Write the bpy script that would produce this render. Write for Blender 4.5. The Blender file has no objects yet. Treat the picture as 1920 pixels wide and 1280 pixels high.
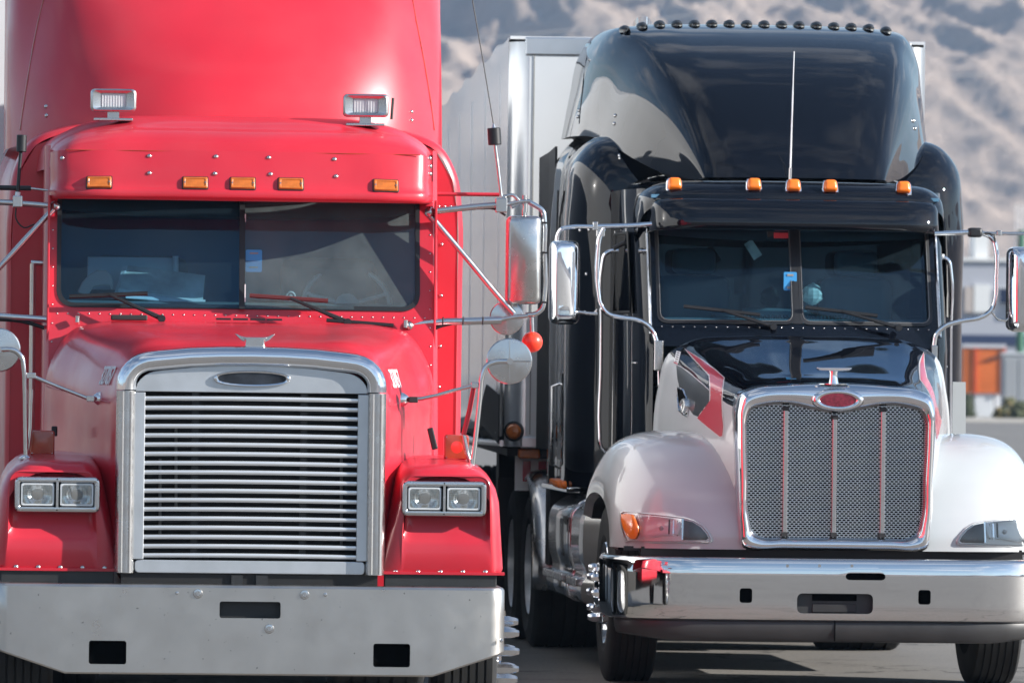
import bpy, bmesh, math, random
from math import sin, cos, pi, radians, sqrt, atan
from mathutils import Vector, Matrix, noise
from mathutils.bvhtree import BVHTree
random.seed(7)
HAZE = 0.00015
sc = bpy.context.scene
COL = sc.collection

# ------------------------------------------------------------------ camera
FPX, PSI, ROLL, PIT, CAMH = 13226.0, radians(4.8), radians(0.7), atan(50 / 13226), 1.79
CF = Vector((sin(PSI) * cos(PIT), cos(PSI) * cos(PIT), sin(PIT)))
R0 = Vector((cos(PSI), -sin(PSI), 0)); U0 = R0.cross(CF)
CR = cos(ROLL) * R0 + sin(ROLL) * U0; CU = -sin(ROLL) * R0 + cos(ROLL) * U0
CC = Vector((0, 0, CAMH))
cam_d = bpy.data.cameras.new('camera'); cam = bpy.data.objects.new('camera', cam_d); COL.objects.link(cam)
cam_d.sensor_width = 36; cam_d.lens = FPX / 1920 * 36; cam_d.clip_start = 1; cam_d.clip_end = 20000
m = Matrix.Identity(4)
for i in range(3):
    m[i][0] = CR[i]; m[i][1] = CU[i]; m[i][2] = -CF[i]; m[i][3] = CC[i]
cam.matrix_world = m
cam_d.dof.use_dof = True; cam_d.dof.focus_distance = 36.5; cam_d.dof.aperture_fstop = 7
sc.camera = cam

# ------------------------------------------------------------------ light
SUN_AZ, SUN_EL = radians(-19), radians(23)          # measured from +X (viewer's right) towards the camera side
SD = Vector((cos(SUN_AZ) * cos(SUN_EL), sin(SUN_AZ) * cos(SUN_EL), sin(SUN_EL)))
w = bpy.data.worlds.new('World'); sc.world = w; w.use_nodes = True
nt = w.node_tree; nt.nodes.clear()
N = nt.nodes.new
out = N('ShaderNodeOutputWorld'); bg = N('ShaderNodeBackground'); sky = N('ShaderNodeTexSky')
sky.sky_type = 'NISHITA'; sky.sun_disc = False; sky.sun_elevation = SUN_EL
sky.sun_rotation = math.atan2(SD.x, SD.y); sky.air_density = 1.0; sky.dust_density = 0.4; sky.altitude = 300
tc = N('ShaderNodeTexCoord'); sep = N('ShaderNodeSeparateXYZ'); nt.links.new(tc.outputs['Generated'], sep.inputs[0])
# clouds: noise on a plane overhead
mx = N('ShaderNodeMath'); mx.operation = 'MAXIMUM'; nt.links.new(sep.outputs[2], mx.inputs[0]); mx.inputs[1].default_value = 0.04
ad = N('ShaderNodeMath'); ad.operation = 'ADD'; nt.links.new(mx.outputs[0], ad.inputs[0]); ad.inputs[1].default_value = 0.12
dv = N('ShaderNodeVectorMath'); dv.operation = 'DIVIDE'; nt.links.new(tc.outputs['Generated'], dv.inputs[0])
cmb = N('ShaderNodeCombineXYZ')
for k in range(3): nt.links.new(ad.outputs[0], cmb.inputs[k])
nt.links.new(cmb.outputs[0], dv.inputs[1])
nz = N('ShaderNodeTexNoise'); nz.inputs['Scale'].default_value = 2.3; nz.inputs['Detail'].default_value = 7; nz.inputs['Roughness'].default_value = 0.58
nt.links.new(dv.outputs[0], nz.inputs['Vector'])
cr = N('ShaderNodeValToRGB'); cr.color_ramp.elements[0].position = 0.49; cr.color_ramp.elements[1].position = 0.72
cr.color_ramp.elements[0].color = (0, 0, 0, 1); cr.color_ramp.elements[1].color = (.75, .75, .75, 1)
nt.links.new(nz.outputs['Fac'], cr.inputs[0])
mixc = N('ShaderNodeMix'); mixc.data_type = 'RGBA'
nt.links.new(cr.outputs[0], mixc.inputs[0]); nt.links.new(sky.outputs[0], mixc.inputs[6]); mixc.inputs[7].default_value = (8.0, 8.1, 8.4, 1)
nt.links.new(mixc.outputs[2], bg.inputs[0]); bg.inputs[1].default_value = 0.076; nt.links.new(bg.outputs[0], out.inputs[0])
sl = bpy.data.lights.new('sun', 'SUN'); sl.energy = 5.0; sl.angle = radians(0.5); sl.color = (1, .965, .915)
so = bpy.data.objects.new('sun', sl); COL.objects.link(so); so.rotation_euler = SD.to_track_quat('Z', 'Y').to_euler()
vs = sc.view_settings; vs.view_transform = 'Standard'; vs.look = 'None'; vs.gamma = 1; vs.exposure = 1.12; vs.use_curve_mapping = False
sc.render.engine = 'CYCLES'
cy = sc.cycles; cy.use_denoising = True; cy.max_bounces = 10; cy.glossy_bounces = 6; cy.transmission_bounces = 6
cy.transparent_max_bounces = 12; cy.diffuse_bounces = 3; cy.volume_bounces = 0; cy.caustics_reflective = False; cy.caustics_refractive = False
cy.sample_clamp_indirect = 6

# ------------------------------------------------------------------ materials
def mat(name, col, rough=.5, metal=0., coat=0., coat_r=.03, var=0., vscale=4., rvar=0., bump=0., bscale=60., emit=None, spec=.5,
        dust=None, stretch=None, spots=None):
    m = bpy.data.materials.new(name); m.use_nodes = True; nt = m.node_tree; b = nt.nodes['Principled BSDF']
    b.inputs['Base Color'].default_value = (*col, 1); b.inputs['Roughness'].default_value = rough; b.inputs['Metallic'].default_value = metal
    b.inputs['Coat Weight'].default_value = coat; b.inputs['Coat Roughness'].default_value = coat_r; b.inputs['Specular IOR Level'].default_value = spec
    if emit: b.inputs['Emission Color'].default_value = (*emit[0], 1); b.inputs['Emission Strength'].default_value = emit[1]
    tc = nt.nodes.new('ShaderNodeTexCoord'); vec = tc.outputs['Object']
    if stretch:
        mp = nt.nodes.new('ShaderNodeMapping'); mp.inputs['Scale'].default_value = stretch; nt.links.new(vec, mp.inputs[0]); vec = mp.outputs[0]
    def nzz(s, d=6):
        n = nt.nodes.new('ShaderNodeTexNoise'); n.inputs['Scale'].default_value = s; n.inputs['Detail'].default_value = d
        nt.links.new(vec, n.inputs['Vector']); return n.outputs['Fac']
    def rng(f, a, c, lo=.3, hi=.7):
        r = nt.nodes.new('ShaderNodeMapRange'); r.inputs['From Min'].default_value = lo; r.inputs['From Max'].default_value = hi
        r.inputs['To Min'].default_value = a; r.inputs['To Max'].default_value = c; nt.links.new(f, r.inputs[0]); return r.outputs[0]
    colout = None
    if var:
        x = nt.nodes.new('ShaderNodeMix'); x.data_type = 'RGBA'
        x.inputs[6].default_value = (*[c * (1 - var) for c in col], 1); x.inputs[7].default_value = (*[min(1, c * (1 + var)) for c in col], 1)
        nt.links.new(rng(nzz(vscale), 0, 1), x.inputs[0]); colout = x.outputs[2]
    if dust:
        x = nt.nodes.new('ShaderNodeMix'); x.data_type = 'RGBA'
        if colout: nt.links.new(colout, x.inputs[6])
        else: x.inputs[6].default_value = (*col, 1)
        x.inputs[7].default_value = (*dust[0], 1); nt.links.new(rng(nzz(dust[2] if len(dust) > 2 else 2.2, 9), 0, dust[1], .4, .75), x.inputs[0]); colout = x.outputs[2]
    if spots:
        x = nt.nodes.new('ShaderNodeMix'); x.data_type = 'RGBA'
        if colout: nt.links.new(colout, x.inputs[6])
        else: x.inputs[6].default_value = (*col, 1)
        x.inputs[7].default_value = (*spots[0], 1); nt.links.new(rng(nzz(spots[1], 3), 0, spots[2], spots[3], spots[3] + .05), x.inputs[0]); colout = x.outputs[2]
    if colout: nt.links.new(colout, b.inputs['Base Color'])
    if rvar: nt.links.new(rng(nzz(vscale * 1.7, 8), max(0, rough - rvar), rough + rvar), b.inputs['Roughness'])
    if bump:
        bp = nt.nodes.new('ShaderNodeBump'); bp.inputs['Strength'].default_value = bump; bp.inputs['Distance'].default_value = .002
        nt.links.new(nzz(bscale, 5), bp.inputs['Height']); nt.links.new(bp.outputs[0], b.inputs['Normal'])
    return m
def glassmat(name, tint, refl=.9, dirt=0., dcol=(.5, .5, .48)):
    m = bpy.data.materials.new(name); m.use_nodes = True; nt = m.node_tree; nt.nodes.clear(); n = nt.nodes.new
    o = n('ShaderNodeOutputMaterial'); t = n('ShaderNodeBsdfTransparent'); t.inputs[0].default_value = (*tint, 1)
    g = n('ShaderNodeBsdfGlossy'); g.inputs['Roughness'].default_value = .01; g.inputs[0].default_value = (*refl, 1) if isinstance(refl, tuple) else (refl, refl, refl, 1)
    f = n('ShaderNodeFresnel'); f.inputs[0].default_value = 1.52; x = n('ShaderNodeMixShader')
    nt.links.new(f.outputs[0], x.inputs[0]); nt.links.new(t.outputs[0], x.inputs[1]); nt.links.new(g.outputs[0], x.inputs[2])
    last = x
    if dirt:
        d = n('ShaderNodeBsdfDiffuse'); d.inputs[0].default_value = (*dcol, 1); tc = n('ShaderNodeTexCoord')
        nz = n('ShaderNodeTexNoise'); nz.inputs['Scale'].default_value = 3; nz.inputs['Detail'].default_value = 10; nz.inputs['Roughness'].default_value = .7
        nt.links.new(tc.outputs['Object'], nz.inputs['Vector']); r = n('ShaderNodeMapRange')
        r.inputs['From Min'].default_value = .3; r.inputs['From Max'].default_value = .75; r.inputs['To Min'].default_value = dirt * .5; r.inputs['To Max'].default_value = dirt * 1.5
        nt.links.new(nz.outputs['Fac'], r.inputs[0]); y = n('ShaderNodeMixShader')
        nt.links.new(r.outputs[0], y.inputs[0]); nt.links.new(x.outputs[0], y.inputs[1]); nt.links.new(d.outputs[0], y.inputs[2]); last = y
    nt.links.new(last.outputs[0], o.inputs[0]); return m

M = dict(
    red=mat('faded red paint', (.57, .018, .036), .38, 0, .5, .13, var=.10, vscale=1.6, rvar=.08, spec=.4, dust=((.58, .07, .08), .22, 2.5)),
    black=mat('black gloss paint', (.003, .004, .007), .4, 0, 1, .012, spec=0),
    silver=mat('silver pearl paint', (.50, .52, .525), .36, .10, 1, .02, var=.03),
    gpaint=mat('charcoal graphic film', (.035, .038, .038), .3, .2, 1, .02),
    rstripe=mat('red stripe film', (.50, .012, .035), .35, 0, 1, .03),
    wstripe=mat('pale pinstripe film', (.62, .58, .58), .4, 0, 1, .05),
    chrome=mat('chrome', (.80, .81, .83), .035, 1, rvar=.02, vscale=6),
    bchrome=mat('bumper chrome', (.72, .71, .70), .04, 1, rvar=.025, vscale=3, bump=.12, bscale=2.2),
    alu=mat('brushed aluminium', (.76, .77, .78), .36, .65, var=.07, vscale=2.5, rvar=.08, stretch=(1, 6, 18)),
    alubump=mat('worn aluminium bumper', (.58, .55, .515), .33, 1, var=.08, vscale=3.5, rvar=.07, dust=((.42, .40, .37), .45, 3), spots=((.10, .09, .08), 38, .8, .70)),
    steel=mat('brushed steel', (.58, .57, .56), .24, 1, rvar=.06, vscale=9),
    tubem=mat('polished tube', (.66, .66, .66), .13, 1, rvar=.05, vscale=12),
    panel=mat('grille panel aluminium', (.58, .60, .62), .4, .7, var=.05, vscale=3, dust=((.35, .36, .36), .3, 8)),
    rubber=mat('tyre rubber', (.009, .009, .009), .75, var=.3, vscale=12, dust=((.04, .037, .033), .35, 6)),
    plast=mat('dark grey plastic', (.018, .019, .020), .5, var=.15, vscale=8, dust=((.05, .047, .044), .3, 7)),
    dark=mat('black chassis parts', (.004, .004, .0045), .6, var=.3, vscale=9),
    gasket=mat('black rubber gasket', (.012, .013, .015), .45),
    amber=mat('amber lens', (.85, .19, .012), .25, 0, .6, .06, bump=.4, bscale=120),
    amberd=mat('weathered amber lens', (.52, .135, .015), .32, 0, .6, .1, var=.2, vscale=30),
    redlens=mat('red orange lens', (.36, .045, .012), .25, 0, .7, .06, var=.3, vscale=9),
    redspot=mat('red lens centre', (.80, .03, .02), .25, 0, .7, .06),
    ball=mat('orange globe', (.80, .055, .02), .3, 0, .6, .08),
    refl=mat('lamp reflector', (.80, .81, .82), .12, 1, bump=.6, bscale=26),
    bowl=mat('satin lamp bowl', (.82, .84, .85), .42, .3, bump=.5, bscale=40), lens=glassmat('lamp lens', (.93, .95, .95), .8, .03), hlens=glassmat('hazy sealed lamp lens', (.9, .92, .92), 1, .26, (.55, .55, .53)), rblade=mat('wiper blade with red reflection', (.10, .02, .02), .4),  # red of the wiper blade is a reflection put into its colour
    glass=glassmat('windscreen glass', (.42, .66, .80), (.62, .82, 1.0), .03, (.22, .38, .50)),
    glassd=glassmat('dusty windscreen glass', (.50, .68, .74), (.75, .88, 1.0), .15, (.40, .48, .48)),
    tint=glassmat('dark side glass', (.12, .16, .16), 1),
    band=mat('sun band tint', (.004, .004, .006), .3),
    dash=mat('dashboard', (.10, .15, .16), .7), seat=mat('seat fabric', (.10, .17, .20), .9), curt=mat('sleeper curtain', (.08, .20, .31), .9),
    paper=mat('white paper', (.62, .70, .70), .8), paperg=mat('glossy document', (.55, .63, .60), .25, 0, .6, .1, var=.35, vscale=6),
    beige=mat('beige foam', (.42, .38, .33), .8), blue=mat('blue sticker', (.05, .30, .62), .4), cream=mat('cream wrapper', (.55, .58, .48), .5, var=.4, vscale=16),
    hang=mat('pale card', (.42, .45, .38), .6, var=.4, vscale=14), pinkr=mat('red label', (.62, .04, .06), .5),
    ws=mat('white trailer paint', (.74, .75, .76), .24, 0, .8, .04, var=.03),
    tside=mat('trailer side skin', (.84, .85, .86), .2, .45, .3, .05),
    tfront=mat('trailer front skin', (.66, .68, .69), .35, .1, .3, .1, var=.04, vscale=2),
    talu=mat('trailer corner extrusion', (.66, .67, .68), .28, .9, var=.06, vscale=5),
    tarp=mat('black tarpaulin', (.008, .008, .009), .6), canvas=mat('grey canvas', (.28, .28, .27), .8, var=.2, vscale=5),
    mesh=mat('grille mesh steel', (.56, .58, .60), .28, 1),
    badge=mat('dark badge insert', (.06, .065, .075), .35, .8, var=.5, vscale=9),
    redbadge=mat('dark red enamel', (.22, .012, .035), .2, 0, 1, .03, var=.4, vscale=70),
    white=mat('white print', (.80, .80, .80), .5),
    wdark=mat('dark void', (.002, .002, .002), .9, spec=.05),  # near-black puts the shade of hollows and backings into the colour
)

# ------------------------------------------------------------------ geometry helpers
def tag(o, label=None, cat=None, group=None, kind=None):
    if label: o['label'] = label
    if cat: o['category'] = cat
    if group: o['group'] = group
    if kind: o['kind'] = kind
    return o
def empty(name, loc=(0, 0, 0), rz=0.):
    o = bpy.data.objects.new(name, None); COL.objects.link(o); o.location = loc; o.rotation_euler = (0, 0, rz); return o
def cat_rom(pts, sub, closed=False):
    pts = [Vector(p) for p in pts]; n = len(pts); o = []
    rngn = n if closed else n - 1
    for i in range(rngn):
        p1, p2 = pts[i], pts[(i + 1) % n]
        p0 = pts[(i - 1) % n] if closed or i > 0 else p1 * 2 - p2
        p3 = pts[(i + 2) % n] if closed or i < n - 2 else p2 * 2 - p1
        d0, d1, d2 = max((p1 - p0).length, 1e-6), max((p2 - p1).length, 1e-6), max((p3 - p2).length, 1e-6)
        m1 = ((p1 - p0) / d0 * d1 + (p2 - p1) / d1 * d0) / (d0 + d1) * d1
        m2 = ((p2 - p1) / d1 * d2 + (p3 - p2) / d2 * d1) / (d1 + d2) * d1
        for k in range(sub):
            t = k / sub; t2 = t * t; t3 = t2 * t
            o.append((2 * t3 - 3 * t2 + 1) * p1 + (t3 - 2 * t2 + t) * m1 + (-2 * t3 + 3 * t2) * p2 + (t3 - t2) * m2)
    if not closed: o.append(pts[-1])
    return o
class MB:
    def __init__(s): s.v = []; s.f = []; s.mi = []; s.cur = 0
    def face(s, idx): s.f.append(tuple(idx)); s.mi.append(s.cur)
    def add(s, vs, fs):
        b = len(s.v); s.v += [tuple(v) for v in vs]
        for f in fs: s.face([i + b for i in f])
        return s
    def box(s, c, d, rot=None):
        hx, hy, hz = d[0] / 2, d[1] / 2, d[2] / 2
        vs = [Vector((x, y, z)) for z in (-hz, hz) for y in (-hy, hy) for x in (-hx, hx)]
        if rot: vs = [rot @ v for v in vs]
        vs = [v + Vector(c) for v in vs]
        return s.add(vs, [(0, 2, 3, 1), (4, 5, 7, 6), (0, 1, 5, 4), (2, 6, 7, 3), (0, 4, 6, 2), (1, 3, 7, 5)])
    def bb(s, x0, x1, y0, y1, z0, z1): return s.box(((x0 + x1) / 2, (y0 + y1) / 2, (z0 + z1) / 2), (abs(x1 - x0), abs(y1 - y0), abs(z1 - z0)))
    def grid(s, rows, cu=False, cv=False, flip=False):
        b = len(s.v); nr, nc = len(rows), len(rows[0])
        for r in rows: s.v += [tuple(p) for p in r]
        for i in range(nr if cv else nr - 1):
            for j in range(nc if cu else nc - 1):
                a, c, d, e = b + i * nc + j, b + i * nc + (j + 1) % nc, b + ((i + 1) % nr) * nc + (j + 1) % nc, b + ((i + 1) % nr) * nc + j
                s.face((a, e, d, c) if flip else (a, c, d, e))
        return s
    def ngon(s, pts, flip=False):
        b = len(s.v); s.v += [tuple(p) for p in pts]; r = list(range(b, b + len(pts))); s.face(r[::-1] if flip else r); return s
    def tube(s, path, r, n=8, sub=0, caps=True, closed=False, sec=None):
        p = [Vector(q) for q in path]
        if sub: p = cat_rom(p, sub, closed)
        rs = r if isinstance(r, (list, tuple)) else None
        L = len(p); rows = []; up = None
        for i in range(L):
            t = (p[(i + 1) % L] - p[i - 1]) if closed else (p[min(i + 1, L - 1)] - p[max(i - 1, 0)])
            t.normalize()
            if up is None:
                up = Vector((0, 0, 1)) if abs(t.z) < .9 else Vector((0, 1, 0))
            u = (up - t * up.dot(t)).normalized(); v = t.cross(u); up = u
            rr = rs[min(int(i * len(rs) / L), len(rs) - 1)] if rs else r
            rows.append([p[i] + (u * cos(a) + v * sin(a)) * rr for a in [2 * pi * k / n for k in range(n)]])
        s.grid(rows, cu=True, cv=closed, flip=True)
        if caps and not closed: s.ngon(rows[0]); s.ngon(rows[-1], True)
        return s
    def cyl(s, p0, p1, r0, r1=None, n=12, caps=True):
        p0, p1 = Vector(p0), Vector(p1); r1 = r0 if r1 is None else r1; t = (p1 - p0).normalized()
        u = t.orthogonal().normalized(); v = t.cross(u)
        rows = [[p + (u * cos(2 * pi * k / n) + v * sin(2 * pi * k / n)) * r for k in range(n)] for p, r in ((p0, r0), (p1, r1))]
        s.grid(rows, cu=True)
        if caps: s.ngon(rows[0], True); s.ngon(rows[1])
        return s
    def lathe(s, prof, o, ax, n=24):
        o, ax = Vector(o), Vector(ax).normalized(); u = ax.orthogonal().normalized(); v = ax.cross(u)
        rows = [[o + ax * h + (u * cos(2 * pi * k / n) + v * sin(2 * pi * k / n)) * max(r, 1e-4) for k in range(n)] for r, h in prof]
        return s.grid(rows, cu=True)
    def ball(s, c, r, n=14): return s.lathe([(r * sin(pi * k / 9), -r * cos(pi * k / 9)) for k in range(10)], c, (0, 0, 1), n)
    def prism(s, outline, y0, y1, holes=None):
        # outline in (x, z), extruded along y; convex or fan-safe via bmesh triangulation of the ngon
        a = [(x, y0, z) for x, z in outline]; b2 = [(x, y1, z) for x, z in outline]
        s.grid([a, b2], cu=True); s.ngon(a, True); s.ngon(b2); return s
    def mirror(s):
        n = len(s.v); s.v += [(-x, y, z) for x, y, z in s.v[:n]]
        for f, mi in list(zip(s.f, s.mi)): s.f.append(tuple(i + n for i in f[::-1])); s.mi.append(mi)
        return s
    def mesh(s, name, mats, ang=35):
        me = bpy.data.meshes.new(name); me.from_pydata(s.v, [], s.f)
        for m_ in (mats if isinstance(mats, (list, tuple)) else [mats]): me.materials.append(m_)
        me.polygons.foreach_set('material_index', s.mi)
        bm = bmesh.new(); bm.from_mesh(me); bmesh.ops.remove_doubles(bm, verts=bm.verts, dist=1e-5); bmesh.ops.recalc_face_normals(bm, faces=bm.faces); bm.to_mesh(me); bm.free()
        if ang:
            me.polygons.foreach_set('use_smooth', [True] * len(me.polygons)); me.set_sharp_from_angle(angle=radians(ang))
        me.update(); return me
    def build(s, name, mats, parent=None, ang=35, bevel=0, seg=2, solid=0, loc=None):
        o = bpy.data.objects.new(name, s.mesh(name, mats, ang)); COL.objects.link(o)
        if parent: o.parent = parent
        if loc: o.location = loc
        if solid: md = o.modifiers.new('t', 'SOLIDIFY'); md.thickness = solid; md.offset = 0
        if bevel:
            md = o.modifiers.new('b', 'BEVEL'); md.width = bevel; md.segments = seg; md.limit_method = 'ANGLE'; md.angle_limit = radians(40); md.harden_normals = False
        return o
def copies(src, locs, parent, rots=None):
    r = []
    for i, l in enumerate(locs):
        o = src if i == 0 else src.copy()
        if i: COL.objects.link(o)
        o.parent = parent; o.location = l
        if rots: o.rotation_euler = rots[i]
        r.append(o)
    return r
def rring(c, r, cs=5):
    """rounded quad: 4 corners (x, z), 4 radii -> list of (x, z), constant count"""
    o = []
    for i in range(4):
        p = Vector(c[i]); a = (Vector(c[i - 1]) - p); b = (Vector(c[(i + 1) % 4]) - p)
        rr = r[i] if isinstance(r, (list, tuple)) else r
        la, lb = min(rr, a.length * .49), min(rr, b.length * .49); A = p + a.normalized() * la; B = p + b.normalized() * lb
        for k in range(cs + 1):
            t = k / cs; o.append(tuple((1 - t) ** 2 * A + 2 * t * (1 - t) * (p * .86 + (A + B) * .07) + t * t * B))
    return o
def rrect(x0, x1, z0, z1, r, cs=5): return rring([(x0, z0), (x1, z0), (x1, z1), (x0, z1)], r, cs)
def xz(ring, y): return [(x, y(x, z) if callable(y) else y, z) for x, z in ring]
def spatch(half_rows, du=4, dv=4):
    rows = [[Vector((-p[0], p[1], p[2])) for p in r[:0:-1]] + [Vector(p) for p in r] for r in half_rows]
    rows = [cat_rom(r, du) for r in rows]
    cols = [cat_rom([r[j] for r in rows], dv) for j in range(len(rows[0]))]
    return [[c[i] for c in cols] for i in range(len(cols[0]))]
def patch(rows, du=4, dv=4):
    rows = [cat_rom(r, du) for r in rows]; cols = [cat_rom([r[j] for r in rows], dv) for j in range(len(rows[0]))]
    return [[c[i] for c in cols] for i in range(len(cols[0]))]
def cut(o, cutters):
    """boolean holes, then bake to a plain mesh"""
    cs = []
    for mb in cutters:
        c = bpy.data.objects.new('cutter', mb.mesh('cutter', [], 0)); COL.objects.link(c); cs.append(c); c.parent = o.parent
        md = o.modifiers.new('c', 'BOOLEAN'); md.object = c; md.operation = 'DIFFERENCE'; md.solver = 'EXACT'
    bpy.context.view_layer.update()
    me = bpy.data.meshes.new_from_object(o.evaluated_get(bpy.context.evaluated_depsgraph_get()))
    o.modifiers.clear(); o.data = me
    me.polygons.foreach_set('use_smooth', [True] * len(me.polygons)); me.set_sharp_from_angle(angle=radians(35))
    for c in cs: bpy.data.objects.remove(c)
    return o
def text_mesh(body, size, name, mat_, parent, matrix, font_shear=0., sx=1., bold=0.):
    cu = bpy.data.curves.new(name, 'FONT'); cu.body = body; cu.size = size; cu.align_x = 'CENTER'; cu.align_y = 'CENTER'; cu.extrude = .0015; cu.offset = bold
    t = bpy.data.objects.new(name, cu); COL.objects.link(t); bpy.context.view_layer.update()
    me = bpy.data.meshes.new_from_object(t.evaluated_get(bpy.context.evaluated_depsgraph_get())); bpy.data.objects.remove(t)
    me.materials.clear(); me.materials.append(mat_)
    o = bpy.data.objects.new(name, me); COL.objects.link(o); o.parent = parent
    o.matrix_local = matrix @ Matrix.Diagonal((sx, 1, 1, 1)); return o
def ray_px(px, py): return CF * FPX + CR * (px - 960) - CU * (py - 640)
def at_depth(px, py, D): return CC + ray_px(px, py) * (D / FPX)
RED_O = at_depth(474, 690, 34); RED_O.z = 0
BLK_O = at_depth(1573, 700, 39.5); BLK_O.z = 0
RED_RZ = radians(-.7)
class Frame:
    def __init__(s, o, rz): s.mi = (Matrix.Translation(o) @ Matrix.Rotation(rz, 4, 'Z')).inverted(); s.o = s.mi @ CC; s.r = s.mi.to_3x3()
    def __call__(s, px, py, y):
        """photo measurement (1920 px) + distance behind the bumper face -> place on the vehicle, metres"""
        d = s.r @ ray_px(px, py); return s.o + d * ((y - s.o.y) / d.y)
    def hit(s, px, py, tree):
        d = (s.r @ ray_px(px, py)).normalized(); return tree.ray_cast(s.o, d)
RP, BP = Frame(RED_O, RED_RZ), Frame(BLK_O, 0)
def bvh(*objs):
    v, f = [], []
    for o in objs:
        b = len(v); v += [x.co.copy() for x in o.data.vertices]; f += [[i + b for i in p.vertices] for p in o.data.polygons]
    return BVHTree.FromPolygons(v, f)


# ================================================================== SETTING
def gz(y):                                       # the lot falls gently towards the viewer
    return -0.025 * max(0, 40 - y) if y > 28 else -0.3
gm = bpy.data.materials.new('asphalt'); gm.use_nodes = True; nt = gm.node_tree; b = nt.nodes['Principled BSDF']; n_ = nt.nodes.new
tc = n_('ShaderNodeTexCoord')
def _n(s, d=6, r=.6):
    x = n_('ShaderNodeTexNoise'); x.inputs['Scale'].default_value = s; x.inputs['Detail'].default_value = d; x.inputs['Roughness'].default_value = r
    nt.links.new(tc.outputs['Object'], x.inputs['Vector']); return x.outputs['Fac']
def _r(f, lo, hi, a, c):
    r = n_('ShaderNodeMapRange'); r.inputs['From Min'].default_value = lo; r.inputs['From Max'].default_value = hi; r.inputs['To Min'].default_value = a; r.inputs['To Max'].default_value = c
    nt.links.new(f, r.inputs[0]); return r.outputs[0]
def _mix(f, a, c):
    x = n_('ShaderNodeMix'); x.data_type = 'RGBA'
    nt.links.new(f, x.inputs[0])
    for i, q in ((6, a), (7, c)):
        if isinstance(q, tuple): x.inputs[i].default_value = (*q, 1)
        else: nt.links.new(q, x.inputs[i])
    return x.outputs[2]
c1 = _mix(_r(_n(.35), .35, .65, 0, 1), (.112, .107, .099), (.150, .144, .134))
c2 = _mix(_r(_n(55, 3), .35, .7, 0, .7), c1, (.26, .235, .21))
c3 = _mix(_r(_n(1.3, 8, .7), .56, .68, 0, .55), c2, (.055, .05, .047))
vo = n_('ShaderNodeTexVoronoi'); vo.feature = 'DISTANCE_TO_EDGE'; vo.inputs['Scale'].default_value = .45
wm = n_('ShaderNodeVectorMath'); wm.operation = 'ADD'; nx_ = n_('ShaderNodeTexNoise'); nx_.inputs['Scale'].default_value = 2.5; nx_.inputs['Detail'].default_value = 6
nt.links.new(tc.outputs['Object'], nx_.inputs['Vector']); nt.links.new(tc.outputs['Object'], wm.inputs[0]); nt.links.new(nx_.outputs['Color'], wm.inputs[1]); nt.links.new(wm.outputs[0], vo.inputs['Vector'])
c3 = _mix(_r(vo.outputs['Distance'], .004, .012, .8, 0), c3, (.03, .028, .026))
nt.links.new(c3, b.inputs['Base Color']); b.inputs['Roughness'].default_value = .82
bp = n_('ShaderNodeBump'); bp.inputs['Strength'].default_value = .5; bp.inputs['Distance'].default_value = .006; nt.links.new(_n(90, 3), bp.inputs['Height']); nt.links.new(bp.outputs[0], b.inputs['Normal'])
def sheet(name, x0, x1, ys, zf, m_, label=None):
    mb = MB(); mb.grid([[(x0, y, zf(y)), (x1, y, zf(y))] for y in ys]); o = mb.build(name, m_, ang=0); tag(o, label, kind='structure'); return o
sheet('ground', -6000, 6000, [-6000, -200, 20, 28, 29, 30, 32, 34, 36, 38, 40, 60, 120, 400, 1500, 7000], gz, gm, 'grey brown asphalt truck lot')

def W(px, py, D): return at_depth(px, py, D)
KD = 258
conc = mat('pale concrete', (.42, .40, .37), .85, var=.12, vscale=.4)
# kerb + pavement behind it: runs across the view, a little skewed
kx = CF.x * KD; kyb = CF.y * KD
mb = MB(); mb.bb(-400, 400, 0, .3, 0, .15); kb = mb.build('kerb', conc, ang=0, bevel=.02); kb.location = (kx, kyb, 0); kb.rotation_euler = (0, 0, radians(3)); tag(kb, 'pale concrete kerb along the far side of the lot', kind='structure')
mb = MB(); mb.bb(-400, 400, .3, 24, .0, .14); pv = mb.build('pavement', conc, ang=0); pv.location = (kx, kyb, 0); pv.rotation_euler = (0, 0, radians(3)); tag(pv, 'pale pavement strip behind the kerb', kind='structure')

def placed(name, px, D, label, cat, rz=0., group=None):
    p = W(px, 700, D); o = empty(name, (p.x, p.y, .14 if D > KD + 2 else 0), rz); tag(o, label, cat, group); return o
def ux(px, px0, D): return (px - px0) * D / FPX          # widths read off the photo at distance D
def hz_(py, D): return CAMH + (701 - py) * D / FPX - .14
# orange skip container on concrete blocks
D = 268
orange = mat('orange container paint', (.60, .14, .025), .5, var=.15, vscale=1.2); oranged = mat('orange side paint', (.50, .075, .02), .55, var=.2, vscale=2)
r = placed('storage_container', 1852, D, 'orange steel container standing beyond the kerb on concrete blocks', 'container', -PSI)
mb = MB(); mb.bb(ux(1806, 1852, D), ux(1884, 1852, D), 0, 2.4, hz_(738, D), hz_(652, D)); mb.build('body', orange, r, ang=0, bevel=.05)
mb = MB(); mb.bb(ux(1804, 1852, D), ux(1886, 1852, D), -.06, 2.46, hz_(652, D), hz_(645, D)); mb.build('top_rail', mat('pale steel rail', (.5, .5, .52), .5), r, ang=0)
for k in range(2):
    x = ux(1829 + k * 54, 1852, D); mb = MB(); mb.bb(x - .05, x + .05, -.07, -.002, hz_(738, D), hz_(652, D)); mb.build('rib', oranged, r, ang=0)
mb = MB(); x0 = ux(1842, 1852, D); mb.prism([(x0, hz_(676, D)), (x0 + .9, hz_(660, D)), (x0 + .55, hz_(674, D))], -.09, -.005); mb.build('emblem', mat('dark brown print', (.09, .035, .02), .6), r, ang=0)
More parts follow.
